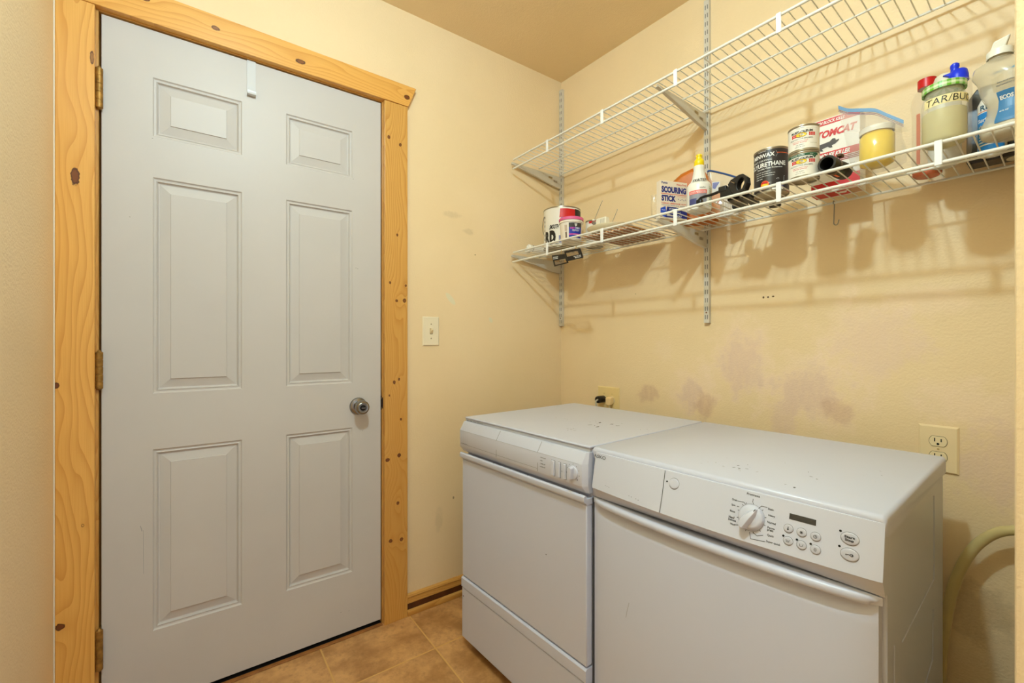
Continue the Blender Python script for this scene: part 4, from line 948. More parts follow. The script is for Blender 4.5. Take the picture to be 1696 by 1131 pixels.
for k in range(5): p.disc(0.072+k*0.0075, H9-0.060-0.003*(k % 2), 0.0013, 0.0018, NB_)
p.rect(0.068, 0.104, H9-0.051, H9-0.050, RD); p.text('CLEANS  LIMESTONE  RUST', 0.004, H9-0.077, 0.100, 0.0045, RD, anchor='l'); p.text('removes rings and stains', 0.004, H9-0.084, 0.095, 0.0035, NB_, anchor='l')
p.poly([(0.0, 0.018), (0.0, 0.034), (0.020, 0.042), (0.024, 0.020)], B2); p.poly([(0.026, 0.041), (0.062, 0.041), (W9, 0.030), (W9, 0.004), (0.02, 0.004)], NB_)
p.text('Tough', 0.012, 0.028, 0.014, 0.005, WPR, lift=0.0008); p.text('STAINS', 0.05, 0.034, 0.03, 0.005, WPR, lift=0.0008); p.text('Toilet  Bowl', 0.055, 0.022, 0.05, 0.007, WPR, lift=0.0008); p.text('GRILLS  POOLS', 0.055, 0.011, 0.06, 0.005, WPR, lift=0.0008); p.rect(0.0, 0.022, 0.004, 0.012, B2)
p.done('printing', t)

# 10 amber sponge bag behind
t = obj3('amber_pouch', 'amber plastic-wrapped sponge pouch behind the scouring stick box', 'pouch', 0.780, 0.105, 0.45)
AMB = mat('amber_film', (200, 110, 34), 0.4, alpha=0.95, spec=0.3)
bm = NEW(); n = 12; S = []
outl = [(-0.075, 0.001), (-0.078, 0.10), (-0.066, 0.165), (-0.035, 0.190), (0.0, 0.203), (0.020, 0.207), (0.045, 0.185), (0.085, 0.125), (0.090, 0.06), (0.090, 0.001)]
for k, y in ((0.93, -0.030), (1.0, -0.016), (1.0, 0.010), (0.93, 0.024)): S.append([((x-0.005)*k+0.005, y, z*k if z > 0.01 else z) for x, z in outl])
loft(bm, S); link('pouch', bm, AMB, None, t, smooth=50, bevel=0.006)
bm = NEW(); box(bm, 0.036, 0.0385, -0.033, -0.030, 0.03, 0.185); link('seal_seam', bm, mat('clear_seam', (244, 214, 170), 0.3), None, t)

# 11 white cleaner bottle
u, v, r = 0.885, 0.243, 0.0375
t = obj3('cleaner_bottle', 'white cleaner bottle with yellow flip cap and handwriting on shoulder', 'bottle', u, v, facing(u, v))
PW = mat('bottle_white', (238, 234, 224), 0.3)
def ribs(x, y, z):
    if 0.098 < z < 0.138:
        a = math.atan2(y, x); k = 1+0.035*math.cos(14*a); return (x*k, y*k)
    return (x, y)
link('bottle', LT([(0, 0.002), (r-0.006, 0.0), (r-0.001, 0.003), (r, 0.008), (r, 0.078), (r-0.001, 0.085), (r-0.006, 0.092), (0.026, 0.098), (0.021, 0.108), (0.018, 0.125), (0.0165, 0.138), (0.017, 0.140), (0.017, 0.149), (0.014, 0.151), (0, 0.151)], n=56, squash=ribs), PW, None, t)
link('cap', LT([(0.0145, 0.150), (0.0155, 0.152), (0.0152, 0.166), (0.0125, 0.171), (0.0092, 0.1725), (0.0090, 0.1800), (0.0102, 0.1815), (0.0098, 0.1865), (0.008, 0.188), (0, 0.188)], n=32), mat('yellow_cap', (246, 214, 20), 0.35), None, t)
p = Print(cylm(r)); p.rect(-0.038, 0.020, 0.050, 0.062, mat('print_coral', (232, 92, 80), 0.4)); p.rect(-0.038, 0.020, 0.012, 0.050, mat('print_dusk', (140, 140, 150), 0.4)); p.rect(-0.036, -0.012, 0.012, 0.036, mat('print_indigo', (70, 72, 120), 0.4), 0.0006)
p.poly([(-0.01, 0.014), (0.018, 0.014), (0.018, 0.048), (0.002, 0.040)], mat('print_mist', (186, 186, 190), 0.4), 0.0006)
p.text('oxyplus', 0.006, 0.069, 0.018, 0.006, GREYP); p.text('STAIN REMOVER', -0.008, 0.057, 0.05, 0.0035, WPR, lift=0.0008); p.text('MULTI PURPOSE', -0.008, 0.053, 0.05, 0.0025, WPR, lift=0.0008)
p.rect(0.028, 0.045, 0.012, 0.074, mat('print_sage', (214, 218, 196), 0.4)); 
for k in range(8): p.rect(0.030, 0.043, 0.016+k*0.007, 0.0175+k*0.007, GREYP, 0.0006)
p.done('printing', t)
p = Print(lambda s, z, l: ((r-0.006+l-0.55*(z-0.092)+0.0035)*math.sin(s/r), -(r-0.006+l-0.55*(z-0.092)+0.0035)*math.cos(s/r), z)); p.text('WATER', -0.002, 0.0955, 0.052, 0.010, BPR, slant=0.25); p.done('handwriting', t)

# 12 zip bag with cards
t = obj3('zipper_bag', 'clear zipper bag with dark blue seal standing behind the black clamp', 'plastic bag', 0.905, 0.115, 0.5)
bag('b', t, [(-0.052, 0.165), (0.046, 0.128), (0.050, 0.002), (-0.050, 0.002)], 0.035, glassy('hazy_poly_bag', (236, 226, 212), 0.25), 11)
link('zip_seal', TB(spline([(-0.052, 0, 0.163), (-0.044, 0, 0.167), (-0.0, 0, 0.150), (0.036, 0, 0.133), (0.046, 0, 0.127), (0.044, -0.002, 0.118), (0.040, -0.003, 0.112)], 5), 0.0033, n=8), mat('dark_blue_zip', (50, 82, 140), 0.35), None, t)
t2 = obj3('packet', 'white and orange packet with blue corner inside the clear zipper bag', 'packet', 0.888, 0.122, 0.55)
link('sleeve', bx(-0.020, 0.006, -0.004, 0.004, 0.003, 0.125), mat('packet_orange', (226, 140, 60), 0.4), None, t2, smooth=0)
p = Print(flat(-0.004)); p.rect(-0.020, 0.006, 0.085, 0.125, WPR); p.poly([(-0.018, 0.123), (0.004, 0.123), (-0.010, 0.100), (-0.018, 0.104)], B2, 0.0006); p.done('printing', t2)
t2 = obj3('small_brush_pack', 'pale packet with faint stripes inside the clear zipper bag', 'packet', 0.925, 0.112, 0.5)
link('sleeve', bx(-0.020, 0.024, -0.005, 0.005, 0.003, 0.105), mat('packet_pale', (226, 214, 200), 0.4, var=0.1, vscale=60), None, t2, smooth=0)
p = Print(flat(-0.005)); 
for k in range(4): p.rect(-0.016+k*0.005, -0.0145+k*0.005, 0.01, 0.10, mat('stripe_tan', (200, 176, 160), 0.5))
p.done('printing', t2)

# 13 black clamp tool
t = obj3('black_clamp', 'black plastic strap clamp lying across the shelf front beside white bottle', 'clamp', 0.985, 0.298, 0.0)
def q3(u_, z_, y=0.0): return (u_-0.985, y, z_-1.5352)
bm = NEW(); tube(bm, spline([q3(0.914, 1.541), q3(0.916, 1.556), q3(0.928, 1.562), q3(0.955, 1.562), q3(0.985, 1.566), q3(1.010, 1.568)], 5), [0.0045]*26, n=8); link('arm', bm, BLACK, None, t)
link('hook_end', bx(-0.077, -0.058, -0.008, 0.008, 0.001, 0.022), BLACK, None, t, bevel=0.004)
link('slider', bx(-0.005, 0.020, -0.009, 0.009, 0.024, 0.042), BLACK, None, t, bevel=0.003)
link('body', bx(0.000, 0.052, -0.008, 0.010, 0.006, 0.034), BLACK, None, t, bevel=0.003)
oc = [(0.026, 0.040), (0.034, 0.051), (0.058, 0.060), (0.070, 0.060), (0.079, 0.050), (0.081, 0.032), (0.074, 0.014), (0.060, 0.004), (0.044, 0.006), (0.034, 0.018)]
ic = [(0.054, 0.036), (0.056, 0.042), (0.064, 0.050), (0.069, 0.050), (0.0735, 0.044), (0.0740, 0.032), (0.068, 0.019), (0.061, 0.014), (0.056, 0.017), (0.053, 0.026)]
bm = NEW(); S = [[(x, y, z) for x, z in P_] for P_, y in ((ic, 0.015), (oc, 0.015), (oc, -0.013), (ic, -0.013))]
loft(bm, S + [S[0]], close=False); bmesh.ops.remove_doubles(bm, verts=bm.verts[:], dist=1e-5); link('jaw', bm, mat('black_gloss', (34, 31, 30), 0.25), None, t, smooth=50, bevel=0.0015)
link('thumb_screw', TB([(0.036, -0.012, 0.046), (0.050, -0.018, 0.036)], 0.0022, n=8), CHROME, None, t)
t = obj3('black_strap_pad', 'flat black plastic bar lying on shelf wires below the black clamp', 'bar', 1.015, 0.235, 0.15)
link('bar', bx(-0.025, 0.008, -0.045, 0.050, 0.0, 0.014), BLACK, None, t, bevel=0.002)
link('bar', bx(0.014, 0.040, -0.045, 0.050, 0.0, 0.014), BLACK, None, t, bevel=0.002)
t = obj3('black_fitting', 'small black plastic fitting lying by the zipper bag\'s right corner', 'fitting', 0.975, 0.165, 0.2)
link('body', bx(-0.012, 0.014, -0.030, 0.020, 0.0, 0.018), BLACK, None, t, bevel=0.004); link('knob', LT([(0, 0), (0.009, 0), (0.009, 0.010), (0, 0.012)], n=16), BLACK, Matrix.Translation((0.0, 0.0, 0.0175)), t)

# 14 minwax can
u, v, r, h = 1.099, 0.228, 0.0458, 0.128
MWX = mat('charcoal_can_label', (52, 46, 44), 0.3)
t = paint_can('varnish_can', 'charcoal quart can of polyurethane with silver rim and white lettering', u, v, r, h, MWX)
p = Print(cylm(r-0.0010, 0.0))
p.poly([(-0.066, 0.098), (-0.066, 0.1155), (0.006, 0.1155), (0.011, 0.107), (0.006, 0.0985)], WPR, 0.0003); p.poly([(-0.066, 0.0995), (-0.066, 0.114), (0.0052, 0.114), (0.0098, 0.107), (0.0052, 0.100)], MWX, 0.0005)
p.text('MINWAX', -0.028, 0.1068, 0.062, 0.0115, WPR, bold=0.03, lift=0.0007)
p.text('WOOD FINISH', -0.030, 0.1188, 0.022, 0.002, WPR)
p.text('FAST-DRYING', -0.032, 0.0925, 0.056, 0.0052, WPR, bold=0.0); p.text('POLYURETHANE', -0.022, 0.0800, 0.110, 0.0130, WPR, bold=0.03)
p.text('Durable Clear Protection', -0.010, 0.0690, 0.066, 0.0038, WPR); 
for k, (s_, wd) in enumerate((('Smooth application', .040), ('Superior durability indoors', .052), ('Clean up with mineral spirits', .050), ('Clear satin', .020))): p.text(s_, -0.048, 0.0600-k*0.0062, wd, 0.0030, WPR, anchor='l')
p.rect(0.0085, 0.075, 0.1085, 0.1100, ORG); p.disc(-0.022, 0.022, 0.0115, 0.0125, ORG); p.disc(-0.022, 0.022, 0.0095, 0.0035, YEL, 0.0008); p.disc(-0.022, 0.029, 0.008, 0.0028, RED, 0.0008)
p.poly([(-0.008, 0.028), (0.012, 0.036), (0.030, 0.040), (0.030, 0.020), (-0.008, 0.020)], mat('print_slate', (110, 108, 106), 0.4)); p.line([(-0.012, 0.026), (0.010, 0.037), (0.031, 0.043)], 0.0008, WPR, 0.0007)
p.rect(-0.004, 0.026, 0.012, 0.0195, mat('print_violet', (110, 100, 150), 0.4)); p.text('SATIN', 0.011, 0.0157, 0.018, 0.004, WPR, lift=0.0007); p.rect(-0.004, 0.026, 0.006, 0.0105, WPR, 0.0004)
p.done('printing', t)
t = obj3('black_knob_piece', 'small black lump resting on shelf wires behind the charcoal can', 'fitting', 1.062, 0.105, 0.0)
link('piece', LT([(0, 0), (0.012, 0), (0.014, 0.004), (0.010, 0.013), (0, 0.015)], n=14, squash=lambda x, y, z: (x*1.3, y)), BLACK, None, t)

# 15/16 rust-oleum cans
def rust(label, lift, green):
    u, v, r, h = 1.203, 0.290, 0.0360, 0.0685
    t = paint_can('enamel_can', label, u, v, r, h, CANW, 'stacked enamel cans', lift)
    p = Print(cylm(r-0.0010, -0.20))
    p.text('RUST-OLEUM', -0.002, 0.0500, 0.050, 0.0060, BPR, bold=0.04)
    for k in range(2):
        for s0 in (-0.026, 0.014):
            for j in range(4): p.rect(s0+j*0.0040, s0+j*0.0040+0.0034, 0.0375+k*0.0045, 0.0375+k*0.0045+0.0038, RED)
    p.disc(-0.003, 0.0418, 0.0125, 0.0062, BPR, 0.0006); p.disc(-0.003, 0.0418, 0.0118, 0.0055, YEL, 0.0008); p.text('STOPS', -0.003, 0.0440, 0.009, 0.0024, BPR, lift=0.001); p.text('RUST', -0.003, 0.0400, 0.009, 0.0028, BPR, lift=0.001)
    p.text('PROTECTIVE ENAMEL', -0.003, 0.0318, 0.054, 0.0035, GREYP, bold=0.01)
    p.text('rust preventive paint', -0.006, 0.0260, 0.036, 0.0022, RED); p.text('interior exterior', -0.006, 0.0225, 0.032, 0.0022, RED); p.text('OIL BASED', -0.006, 0.0165, 0.018, 0.0020, GREYP); p.text('NET 8 FL OZ', -0.006, 0.0115, 0.022, 0.0018, GREYP)
    if green:
        G = mat('print_green', (30, 84, 56), 0.4); p.rect(-0.045, 0.038, 0.0555, 0.0620, G); p.poly([(0.022, 0.0556), (0.034, 0.0556), (0.030, 0.0505), (0.028, 0.0480), (0.026, 0.0505)], G, 0.0004); p.text('HUNTER GREEN', -0.012, 0.0588, 0.032, 0.0020, WPR, lift=0.0008); p.text('GLOSS', 0.020, 0.0588, 0.008, 0.0018, WPR, lift=0.0008)
    else:
        p.text('Gloss White', -0.005, 0.0600, 0.018, 0.0016, GREYP); p.rect(-0.04, 0.045, 0.0565, 0.0569, mat('hairline', (200, 186, 170), 0.5)); p.text('trusted quality', 0.026, 0.0180, 0.018, 0.0030, mat('faint_print', (190, 184, 160), 0.5))
    p.done('printing', t)
rust('small white enamel can with green stripe, under its stack mate', 0.0, True)
rust('small white enamel can without green stripe, topmost of its stack', 0.0692, False)

# 17 mouse bait box
t = obj3('mouse_bait_box', 'white and red mouse poison carton standing behind the bagged yellow jar', 'box', 1.168, 0.125, 0.02)
W17, H17 = 0.116, 0.215
link('carton', bx(0, W17, 0.0, 0.058, 0.0, H17), mat('carton_white', (240, 232, 222), 0.4), None, t, smooth=0)
p = Print(flat(0.0))
p.rect(0, W17, H17-0.018, H17-0.002, RED); p.text('WITH BLOCK KILLS', 0.006, H17-0.010, 0.075, 0.009, WPR, anchor='l', slant=0.2, bold=0.03)
p.text('TOMCAT', 0.013, H17-0.044, 0.095, 0.021, RED, anchor='l', slant=0.25, bold=0.05)
mo = [(0.0, 0.128), (0.010, 0.137), (0.030, 0.139), (0.045, 0.141), (0.052, 0.147), (0.058, 0.146), (0.060, 0.140), (0.068, 0.141), (0.066, 0.136), (0.058, 0.130), (0.050, 0.128), (0.052, 0.122), (0.046, 0.122), (0.040, 0.127), (0.026, 0.124), (0.030, 0.117), (0.024, 0.118), (0.014, 0.123), (0.0, 0.120)]
p.poly([(x+0.001, z+0.006) for x, z in mo], mat('print_mouse_grey', (76, 68, 66), 0.5))
p.poly([(0.0, 0.074), (0.0, 0.084), (0.018, 0.118), (W17, 0.118), (W17, 0.098), (0.022, 0.098), (0.010, 0.082)], RED); p.text('MOUSE KILLER', 0.020, 0.108, 0.075, 0.013, WPR, anchor='l', slant=0.25, bold=0.04, lift=0.0008)
for k in range(3): p.rect(0.014-k*0.004, W17, 0.093-k*0.0045, 0.0955-k*0.0045, mat('print_crimson', (150, 40, 40), 0.5), 0.0007)
p.text('refillable station', 0.004, 0.076, 0.045, 0.004, GREYP, anchor='l'); p.text('kills up to 12 mice', 0.060, 0.070, 0.045, 0.003, GREYP, anchor='l'); p.line([(0.078, 0.050), (0.086, 0.046), (0.100, 0.058)], 0.003, B2, 0.0006)
p.rect(0, W17, 0.0, 0.030, RED); p.rect(0.09, W17, 0.03, 0.044, RED)
p.done('printing', t)
p = Print(lambda s, tt, l: (s, tt, -l)); p.rect(0.0, 0.085, 0.0, 0.05, RED, n=1); p.poly([(0.055, 0.012), (0.085, 0.010), (0.078, 0.030), (0.060, 0.028)], WPR, 0.0006); p.poly([(0.088, 0.0), (W17, 0.0), (W17, 0.05), (0.088, 0.05)], mat('kraft_pink', (206, 160, 120), 0.5)); p.done('base_printing', t)
t.location.z += 0.0012

# 18 black pipe coupling
t = obj3('pipe_coupling', 'short black open-ended pipe coupling lying on its side at shelf front', 'pipe fitting', 1.262, 0.315, 0.0, rot=Matrix.Rotation(-0.10, 4, 'Z') @ Matrix.Translation((0, 0, 0.0215)) @ Matrix.Rotation(-PI/2, 4, 'X'))
bm = LT([(0.0155, 0.0), (0.0172, -0.0002), (0.0205, 0.0), (0.0210, 0.003), (0.0210, 0.018), (0.0195, 0.020), (0.0195, 0.070), (0.0205, 0.072), (0.0205, 0.100), (0.0155, 0.100), (0.0155, 0.0)], n=40)
link('pipe', bm, mat('black_rubber', (34, 32, 30), 0.4), None, t)
link('inner_bore', LT([(0.0153, 0.0015), (0.0153, 0.095), (0, 0.095)], n=32), mat('bore_black', (10, 9, 9), 0.8), None, t)
link('clamp_band', LT([(0.0197, 0.030), (0.0203, 0.030), (0.0203, 0.041), (0.0197, 0.041)], n=40), mat('brown_band', (96, 72, 52), 0.3, metal=0.4), None, t)
link('clamp_screw', bx(0.010, 0.022, -0.026, -0.0185, 0.028, 0.045), mat('brown_band', (96, 72, 52)), None, t, bevel=0.002)
p = Print(lambda s, z, l: ((0.0197+l)*math.sin(s/0.0197), (0.0197+l)*math.cos(s/0.0197), z)); p.rect(-0.003, 0.003, 0.045, 0.068, ORG, n=2); p.rect(0.004, 0.018, 0.045, 0.068, mat('print_olive', (44, 60, 30), 0.5), n=4); p.done('sticker', t)

# 19 yellow jar in a zipper bag
u, v, r, h = 1.347, 0.245, 0.0345, 0.092
t = obj3('yellow_jar', 'lidded jar of bright yellow liquid inside the clear zipper bag', 'jar', u, v, 0.0, lift=0.006)
YL = mat('yellow_liquid', (240, 202, 4), 0.12, spec=0.6); 
link('jar_glass', LT([(0, 0.0), (r-0.010, 0.0), (r-0.002, 0.004), (r, 0.012), (r, h-0.022), (r-0.004, h-0.016), (r-0.004, h-0.012), (0, h-0.012)], n=44), YL, None, t, smooth=50)
link('lid', LT([(r-0.002, h-0.0135), (r, h-0.0135), (r, h-0.001), (r-0.001, h), (0, h)], n=44), mat('jar_lid_white', (232, 226, 214), 0.35), None, t)
t = obj3('zipper_bag_with_jar', 'large clear bag with light blue zipper stripe holding the yellow jar', 'plastic bag', 1.340, 0.245, 0.0)
HZ = glassy('clear_freezer_bag', (236, 226, 216), 0.17)
prof = []
def ring(z, cx, rx, ry, dxr=0.0, n=36, tilt=0.0):
    return [(cx+rx*math.copysign(abs(math.cos(2*PI*k/n))**0.8, math.cos(2*PI*k/n)), ry*math.copysign(abs(math.sin(2*PI*k/n))**0.8, math.sin(2*PI*k/n)), z+tilt*math.cos(2*PI*k/n)+random.uniform(-0.001, 0.001)) for k in range(n)]
secs = [ring(0.0012, 0.008, 0.044, 0.042), ring(0.006, 0.010, 0.052, 0.046), ring(0.04, 0.006, 0.055, 0.045, tilt=-0.004), ring(0.075, 0.0, 0.054, 0.043, tilt=-0.01), ring(0.105, -0.004, 0.058, 0.030, tilt=-0.018), ring(0.122, -0.006, 0.062, 0.012, tilt=-0.030), ring(0.136, -0.006, 0.065, 0.003, tilt=-0.042)]
bm = NEW(); loft(bm, secs, close=False); bm.faces.new([v_ for v_ in bm.verts[:36]][::-1]); link('pouch', bm, HZ, None, t, smooth=180)
zz = [(-0.071, 0.182), (-0.060, 0.173), (-0.045, 0.166), (-0.02, 0.158), (0.015, 0.140), (0.035, 0.122), (0.058, 0.096)]
zt = [(-0.071, 0.180), (-0.050, 0.164), (-0.020, 0.152), (0.005, 0.141), (0.030, 0.118), (0.058, 0.092)]
def ribbon(zoff0, zoff1, m, nm, ts):
    P_ = spline([(a, 0, b) for a, b in zt], 5); bm = NEW()
    loft(bm, [[(q.x, -0.0045-ts, q.z+zoff0), (q.x, -0.0045-ts, q.z+zoff1), (q.x, -0.003, q.z+zoff1), (q.x, -0.003, q.z+zoff0)] for q in P_]); return link(nm, bm, m, None, t)
ribbon(-0.003, 0.006, mat('light_blue_zip', (84, 130, 172), 0.35), 'zip_stripe', 0.0002)
ribbon(-0.0065, -0.0050, mat('maroon_line', (110, 60, 90), 0.4), 'zip_line', 0.0); ribbon(-0.010, -0.0085, mat('maroon_line', (110, 60, 90), 0.4), 'zip_line', 0.0)
# film between body and zip
bm = NEW(); P_ = spline([(a, 0, b) for a, b in zt], 5); lo = [(-0.060+0.125*i/(len(P_)-1), 0.118-0.045*(i/(len(P_)-1))) for i in range(len(P_))]
for sgn in (-1, 1):
    A = [bm.verts.new((q.x, sgn*0.0025, q.z-0.002)) for q in P_]; C_ = [bm.verts.new((a+0.0, sgn*0.016, b)) for a, b in lo]
    for i in range(len(A)-1): bm.faces.new((A[i], A[i+1], C_[i+1], C_[i]))
link('upper_film', bm, HZ, None, t, smooth=180)

# 20 red-cap bottle with orange liquid
u, v, r, h = 1.412, 0.068, 0.030, 0.252
t = obj3('red_cap_bottle', 'clear bottle with red cap and orange-red liquid behind the taped jar', 'bottle', u, v, 0.0)
CG = mat('clear_bottle_plastic', (236, 216, 190), 0.1, alpha=0.18, spec=0.6)
link('bottle', LT([(0, 0.0), (r-0.006, 0.0), (r, 0.006), (r, 0.165), (r+0.002, 0.185), (r, 0.205), (0.020, 0.225), (0.016, 0.233), (0, 0.233)], n=40), CG, None, t, smooth=60)
link('cap', LT([(0.0175, 0.230), (0.0185, 0.230), (0.0185, 0.2525), (0.0165, h), (0, h)], n=32), mat('red_cap', (206, 26, 30), 0.35), None, t)
link('liquid', LT([(0, 0.0012), (r-0.0065, 0.0012), (r-0.0012, 0.0068), (r-0.0012, 0.026), (0, 0.026)], n=36), mat('orange_red_liquid', (220, 84, 4), 0.15, spec=0.6), None, t)
bm = NEW(); prism(bm, [(-0.006, 0.03), (0.002, 0.03), (0.002, 0.16), (-0.006, 0.16)], -0.0004, 0.0004, 'y'); link('label_edge', bm, mat('label_pink', (206, 130, 104), 0.4), Matrix.Rotation(-0.35, 4, 'Z') @ Matrix.Translation((0, -r-0.0008, 0)), t)

# 21 white domed bottle
u, v, r = 1.452, 0.125, 0.0300
t = obj3('white_round_cap_bottle', 'translucent white bottle with domed white cap behind the taped jar', 'bottle', u, v, 0.0)
link('bottle', LT([(0, 0.002), (r-0.010, 0.0), (r-0.002, 0.005), (r, 0.014), (r, 0.150), (0.022, 0.175), (0.018, 0.185), (0, 0.185)], n=40), mat('milky_plastic', (232, 228, 216), 0.3, trans=0.2), None, t, smooth=60)
link('cap', LT([(0.0195, 0.184), (0.0200, 0.186), (0.0200, 0.212), (0.017, 0.221), (0.010, 0.226), (0, 0.227)], n=36), mat('frosted_cap', (226, 220, 200), 0.35), None, t, smooth=60)

# 22 blue spout bottle
u, v, r = 1.4825, 0.180, 0.0225
t = obj3('blue_spout_bottle', 'clear squeeze bottle with bright blue spout cap behind the taped jar', 'bottle', u, v, facing(u, v))
link('bottle', LT([(0, 0.0), (r-0.008, 0.0), (r-0.001, 0.006), (r, 0.014), (r, 0.150), (0.022, 0.172), (0.016, 0.178), (0, 0.178)], n=40), CG, None, t, smooth=60)
link('cap', LT([(0.0165, 0.174), (0.0180, 0.174), (0.0172, 0.187), (0.0150, 0.198), (0.012, 0.201), (0.0, 0.201)], n=32), mat('bright_blue', (18, 52, 222), 0.3), None, t)
link('spout', LT([(0.0075, 0.2005), (0.0070, 0.207), (0.0082, 0.210), (0.0078, 0.216), (0.005, 0.219), (0, 0.2195)], n=24), mat('bright_blue', (0, 0, 0)), Matrix.Translation((-0.006, 0, 0)), t)
link('beak', PR([(-0.013, 0.190), (-0.026, 0.197), (-0.013, 0.199)], -0.004, 0.004, 'y'), mat('bright_blue', (0, 0, 0)), None, t)

# 23 taped jar
u, v, r, h = 1.472, 0.286, 0.0370, 0.131
t = obj3('labelled_glass_jar', 'clear jar with green gingham lid, tape reading TAR/BUG and pale liquid', 'jar', u, v, facing(u, v))
GL = mat('jar_clear_glass', (236, 230, 206), 0.08, alpha=0.30, spec=0.7)
link('jar_glass', LT([(0, 0.002), (r-0.012, 0.0), (r-0.004, 0.003), (r, 0.012), (r, 0.096), (r-0.003, 0.106), (r-0.006, 0.111), (r-0.006, 0.117), (0, 0.117)], n=52), GL, None, t, smooth=60)
link('liquid', LT([(0, 0.0035), (r-0.013, 0.0015), (r-0.005, 0.004), (r-0.0014, 0.013), (r-0.0014, 0.072), (0, 0.072)], n=48), mat('cloudy_liquid', (228, 214, 150), 0.2, trans=0.3), None, t, smooth=60)
GM = bpy.data.materials.new('green_gingham'); GM.use_nodes = True; B = NB(GM); o_, x_, y_, z_ = B.coords()
ang = B.math('ARCTAN2', y_, x_)
c1 = B.smooth(B.math('SINE', B.math('MULTIPLY', ang, 16)), -0.1, 0.1); c2 = B.smooth(B.math('SINE', B.math('MULTIPLY', z_, 700)), -0.1, 0.1)
cc = B.mix(B.math('MULTIPLY', B.math('ADD', c1, c2), 0.5), (0.72, 0.78, 0.55), (0.13, 0.42, 0.02)); B.L.new(cc, B.N['Principled BSDF'].inputs['Base Color']); B.N['Principled BSDF'].inputs['Roughness'].default_value = 0.3
lid = link('lid', LT([(r-0.0045, 0.1175), (r-0.0010, 0.1170), (r-0.0010, h-0.0015), (r-0.0025, h), (0, h)], n=52), GM, None, t)
TAPE = mat('masking_tape', (238, 222, 164), 0.6); p = Print(cylm(r, 0.0)); p.rect(-0.040, 0.055, 0.080, 0.0985, TAPE, 0.0005); p.text('TAR/BUG', 0.006, 0.0892, 0.082, 0.0140, BPR, bold=-0.005, lift=0.0011, slant=0.12); p.done('tape_label', t)

# 24 black container at back
t = obj3('black_container', 'tall black plastic container against the wall at shelf\'s right end', 'container', 1.487, 0.100, 0.0)
bm = NEW(); sec0 = lambda z, i, dx=0.0: [(i+dx, 0.0+i, z), (0.132-i, 0.0+i, z), (0.132-i, 0.058-i, z), (i+dx, 0.058-i, z)]
loft(bm, [sec0(0.0, 0.003), sec0(0.003, 0.0), sec0(0.150, 0.0), sec0(0.176, 0.004, 0.012), sec0(0.182, 0.010, 0.022)]); link('body', bm, mat('black_brown_plastic', (38, 30, 27), 0.3), None, t, smooth=20, bevel=0.003)
link('foot_ring', LT([(0, -0.0002), (0.022, -0.0002), (0.022, 0.002), (0, 0.002)], n=32), mat('cream_foot', (206, 196, 166), 0.4), Matrix.Translation((0.085, 0.029, -0.0006)), t)

# 25 white bottle with blue label
u, v, r = 1.548, 0.128, 0.0260
t = obj3('blue_label_bottle', 'white bottle with bright blue label squeezed behind the big clear jug', 'bottle', 1.532, 0.132, facing(1.53, 0.13))
r = 0.0235
link('bottle', LT([(0, 0.0), (r-0.005, 0.0), (r, 0.005), (r, 0.118), (r-0.006, 0.132), (0.010, 0.142), (0.010, 0.150), (0, 0.150)], n=36), PW, None, t, smooth=60)
p = Print(cylm(r)); LB = mat('label_sky', (40, 140, 214), 0.4); p.rect(-0.034, 0.02, 0.008, 0.096, LB); p.text('RL', -0.014, 0.108, 0.018, 0.012, mat('label_teal', (50, 90, 110), 0.4)); p.rect(-0.03, 0.01, 0.0985, 0.1, ORG)
p.text('Surface', -0.012, 0.080, 0.034, 0.009, WPR, lift=0.0007, bold=0.03); p.text('cleaner', -0.012, 0.066, 0.030, 0.006, WPR, lift=0.0007)
for k in range(5): p.rect(-0.026, 0.0, 0.02+k*0.007, 0.023+k*0.007, WPR, 0.0007)
p.done('printing', t)

# 26 large clear jug
u, v = 1.573, 0.240
t = obj3('clear_detergent_jug', 'large clear jug with white flip cap and blue label, rightmost on shelf', 'jug', u, v, facing(u, v)-0.12)
CJ = mat('jug_clear', (232, 218, 190), 0.12, alpha=0.48, spec=0.7)
def jsq(x, y, z):
    k = 1.0
    if 0.02 < z < 0.115:
        a = math.atan2(-y, x); k = 1 - 0.16*math.exp(-((a-0.9)/0.35)**2)*math.sin(PI*(z-0.02)/0.095)
    return (x*k, y*k*0.86)
R_ = 0.0515
link('jug', LT([(0, 0.003), (R_-0.012, 0.0), (R_-0.003, 0.004), (R_, 0.014), (R_-0.001, 0.028), (R_-0.010, 0.050), (R_-0.012, 0.070), (R_-0.004, 0.090), (R_, 0.104), (R_, 0.124), (R_-0.003, 0.140), (R_-0.012, 0.155), (0.024, 0.165), (0.0170, 0.168), (0.0170, 0.175), (0, 0.175)], n=56, squash=lambda x, y, z: (jsq(x, y, z)[0]-0.0215*min(1, max(0, (z-0.12)/0.03)), jsq(x, y, z)[1])), CJ, None, t, smooth=60)
link('liquid', LT([(0, 0.0045), (R_-0.013, 0.0018), (R_-0.0045, 0.005), (R_-0.0016, 0.014), (R_-0.0026, 0.026), (0, 0.026)], n=48, squash=lambda x, y, z: (x, y*0.86)), mat('milky_liquid', (240, 232, 214), 0.25), None, t, smooth=60)
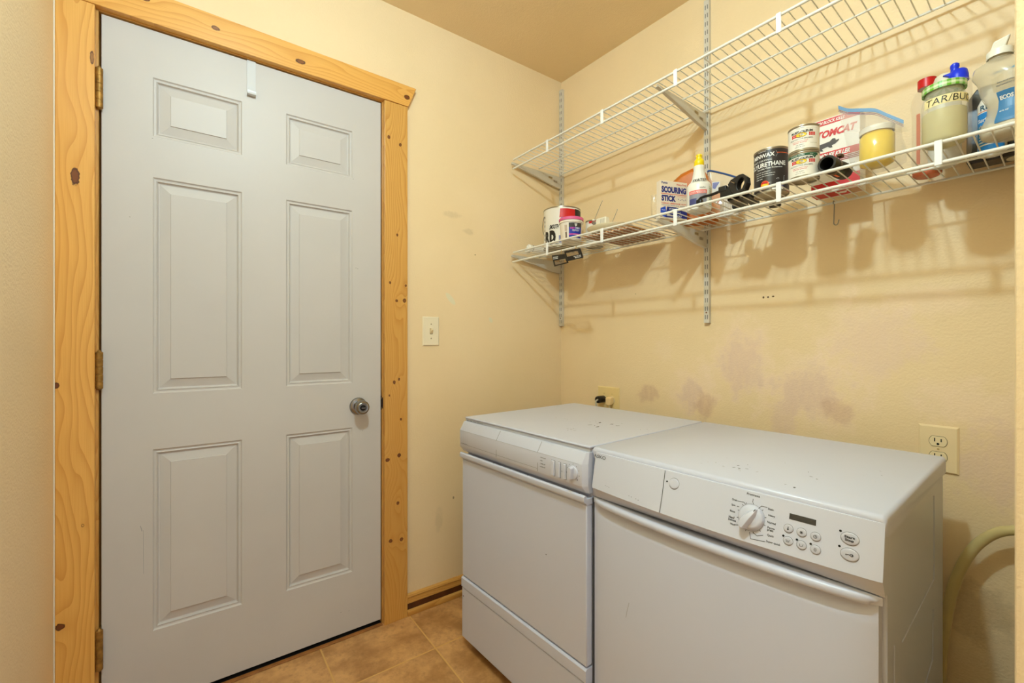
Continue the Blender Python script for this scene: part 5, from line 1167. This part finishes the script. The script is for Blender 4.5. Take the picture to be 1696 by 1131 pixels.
def jf(s, z, l):
    prof = [(0.0, R_), (0.028, R_-0.001), (0.050, R_-0.010), (0.070, R_-0.012), (0.090, R_-0.004), (0.104, R_), (0.120, R_), (0.134, R_-0.004)]
    rr = R_
    for (z0, a), (z1, b) in zip(prof, prof[1:]):
        if z0 <= z <= z1: rr = a+(b-a)*(z-z0)/(z1-z0)
    rr += l+0.0005; x = rr*math.sin(s/R_); y = -rr*math.cos(s/R_); q = jsq(x, y, z); return (q[0], q[1], z)
p = Print(jf); JB = mat('jug_label_blue', (62, 122, 170), 0.4)
for k in range(8):
    z0 = 0.022+k*0.006; p.rect(-0.030, 0.012 if k < 3 else 0.004, z0, z0+0.006, JB, 0.0006, n=8)
for k in range(3): p.rect(-0.030, 0.004, 0.070+k*0.0055, 0.0755+k*0.0055, JB, 0.0006, n=8)
for k in range(7): p.rect(-0.034, 0.05, 0.088+k*0.0055, 0.0935+k*0.0055, mat('jug_label_cream', (214, 198, 164), 0.4, alpha=0.5), 0.0005, n=14)
p.rect(-0.034, 0.05, 0.1245, 0.129, mat('jug_label_slate', (96, 130, 150), 0.4), 0.0010, n=14)
p.text('ECOS', -0.014, 0.0735, 0.024, 0.008, WPR, lift=0.0012, bold=0.04); p.text('dishwasher gel', -0.012, 0.098, 0.030, 0.004, GREYP, lift=0.0012); p.text('free and clear', -0.012, 0.104, 0.026, 0.003, GREYP, lift=0.0012); p.text('40 FL OZ', -0.018, 0.046, 0.016, 0.003, WPR, lift=0.0012)
p.done('printing', t)
link('cap', LT([(0.0185, 0.172), (0.0200, 0.172), (0.0200, 0.185), (0.018, 0.187), (0, 0.187)], n=36, c=(-0.0215, 0, 0)), mat('cap_white', (240, 236, 224), 0.35), None, t)
link('flip_lid', loft(NEW(), [[(-0.036, -0.010, 0.1865), (-0.014, -0.010, 0.1865), (-0.014, 0.012, 0.1865), (-0.036, 0.012, 0.1865)], [(-0.030, -0.015, 0.202), (-0.006, -0.015, 0.208), (-0.006, 0.008, 0.216), (-0.028, 0.008, 0.210)]]), mat('cap_white', (0, 0, 0)), None, t, bevel=0.002)

# ceiling lamp holder above the bulb (out of frame)
t = thing('ceiling_lamp_holder', 'white porcelain bulb holder on the ceiling in front of the door', 'ceiling light', FA, (-1.40, -1.34, CEIL))
link('base', LT([(0, -0.030), (0.022, -0.030), (0.030, -0.024), (0.055, -0.008), (0.057, -0.0005), (0, -0.0005)], n=32), mat('porcelain', (236, 234, 228), 0.25), None, t)
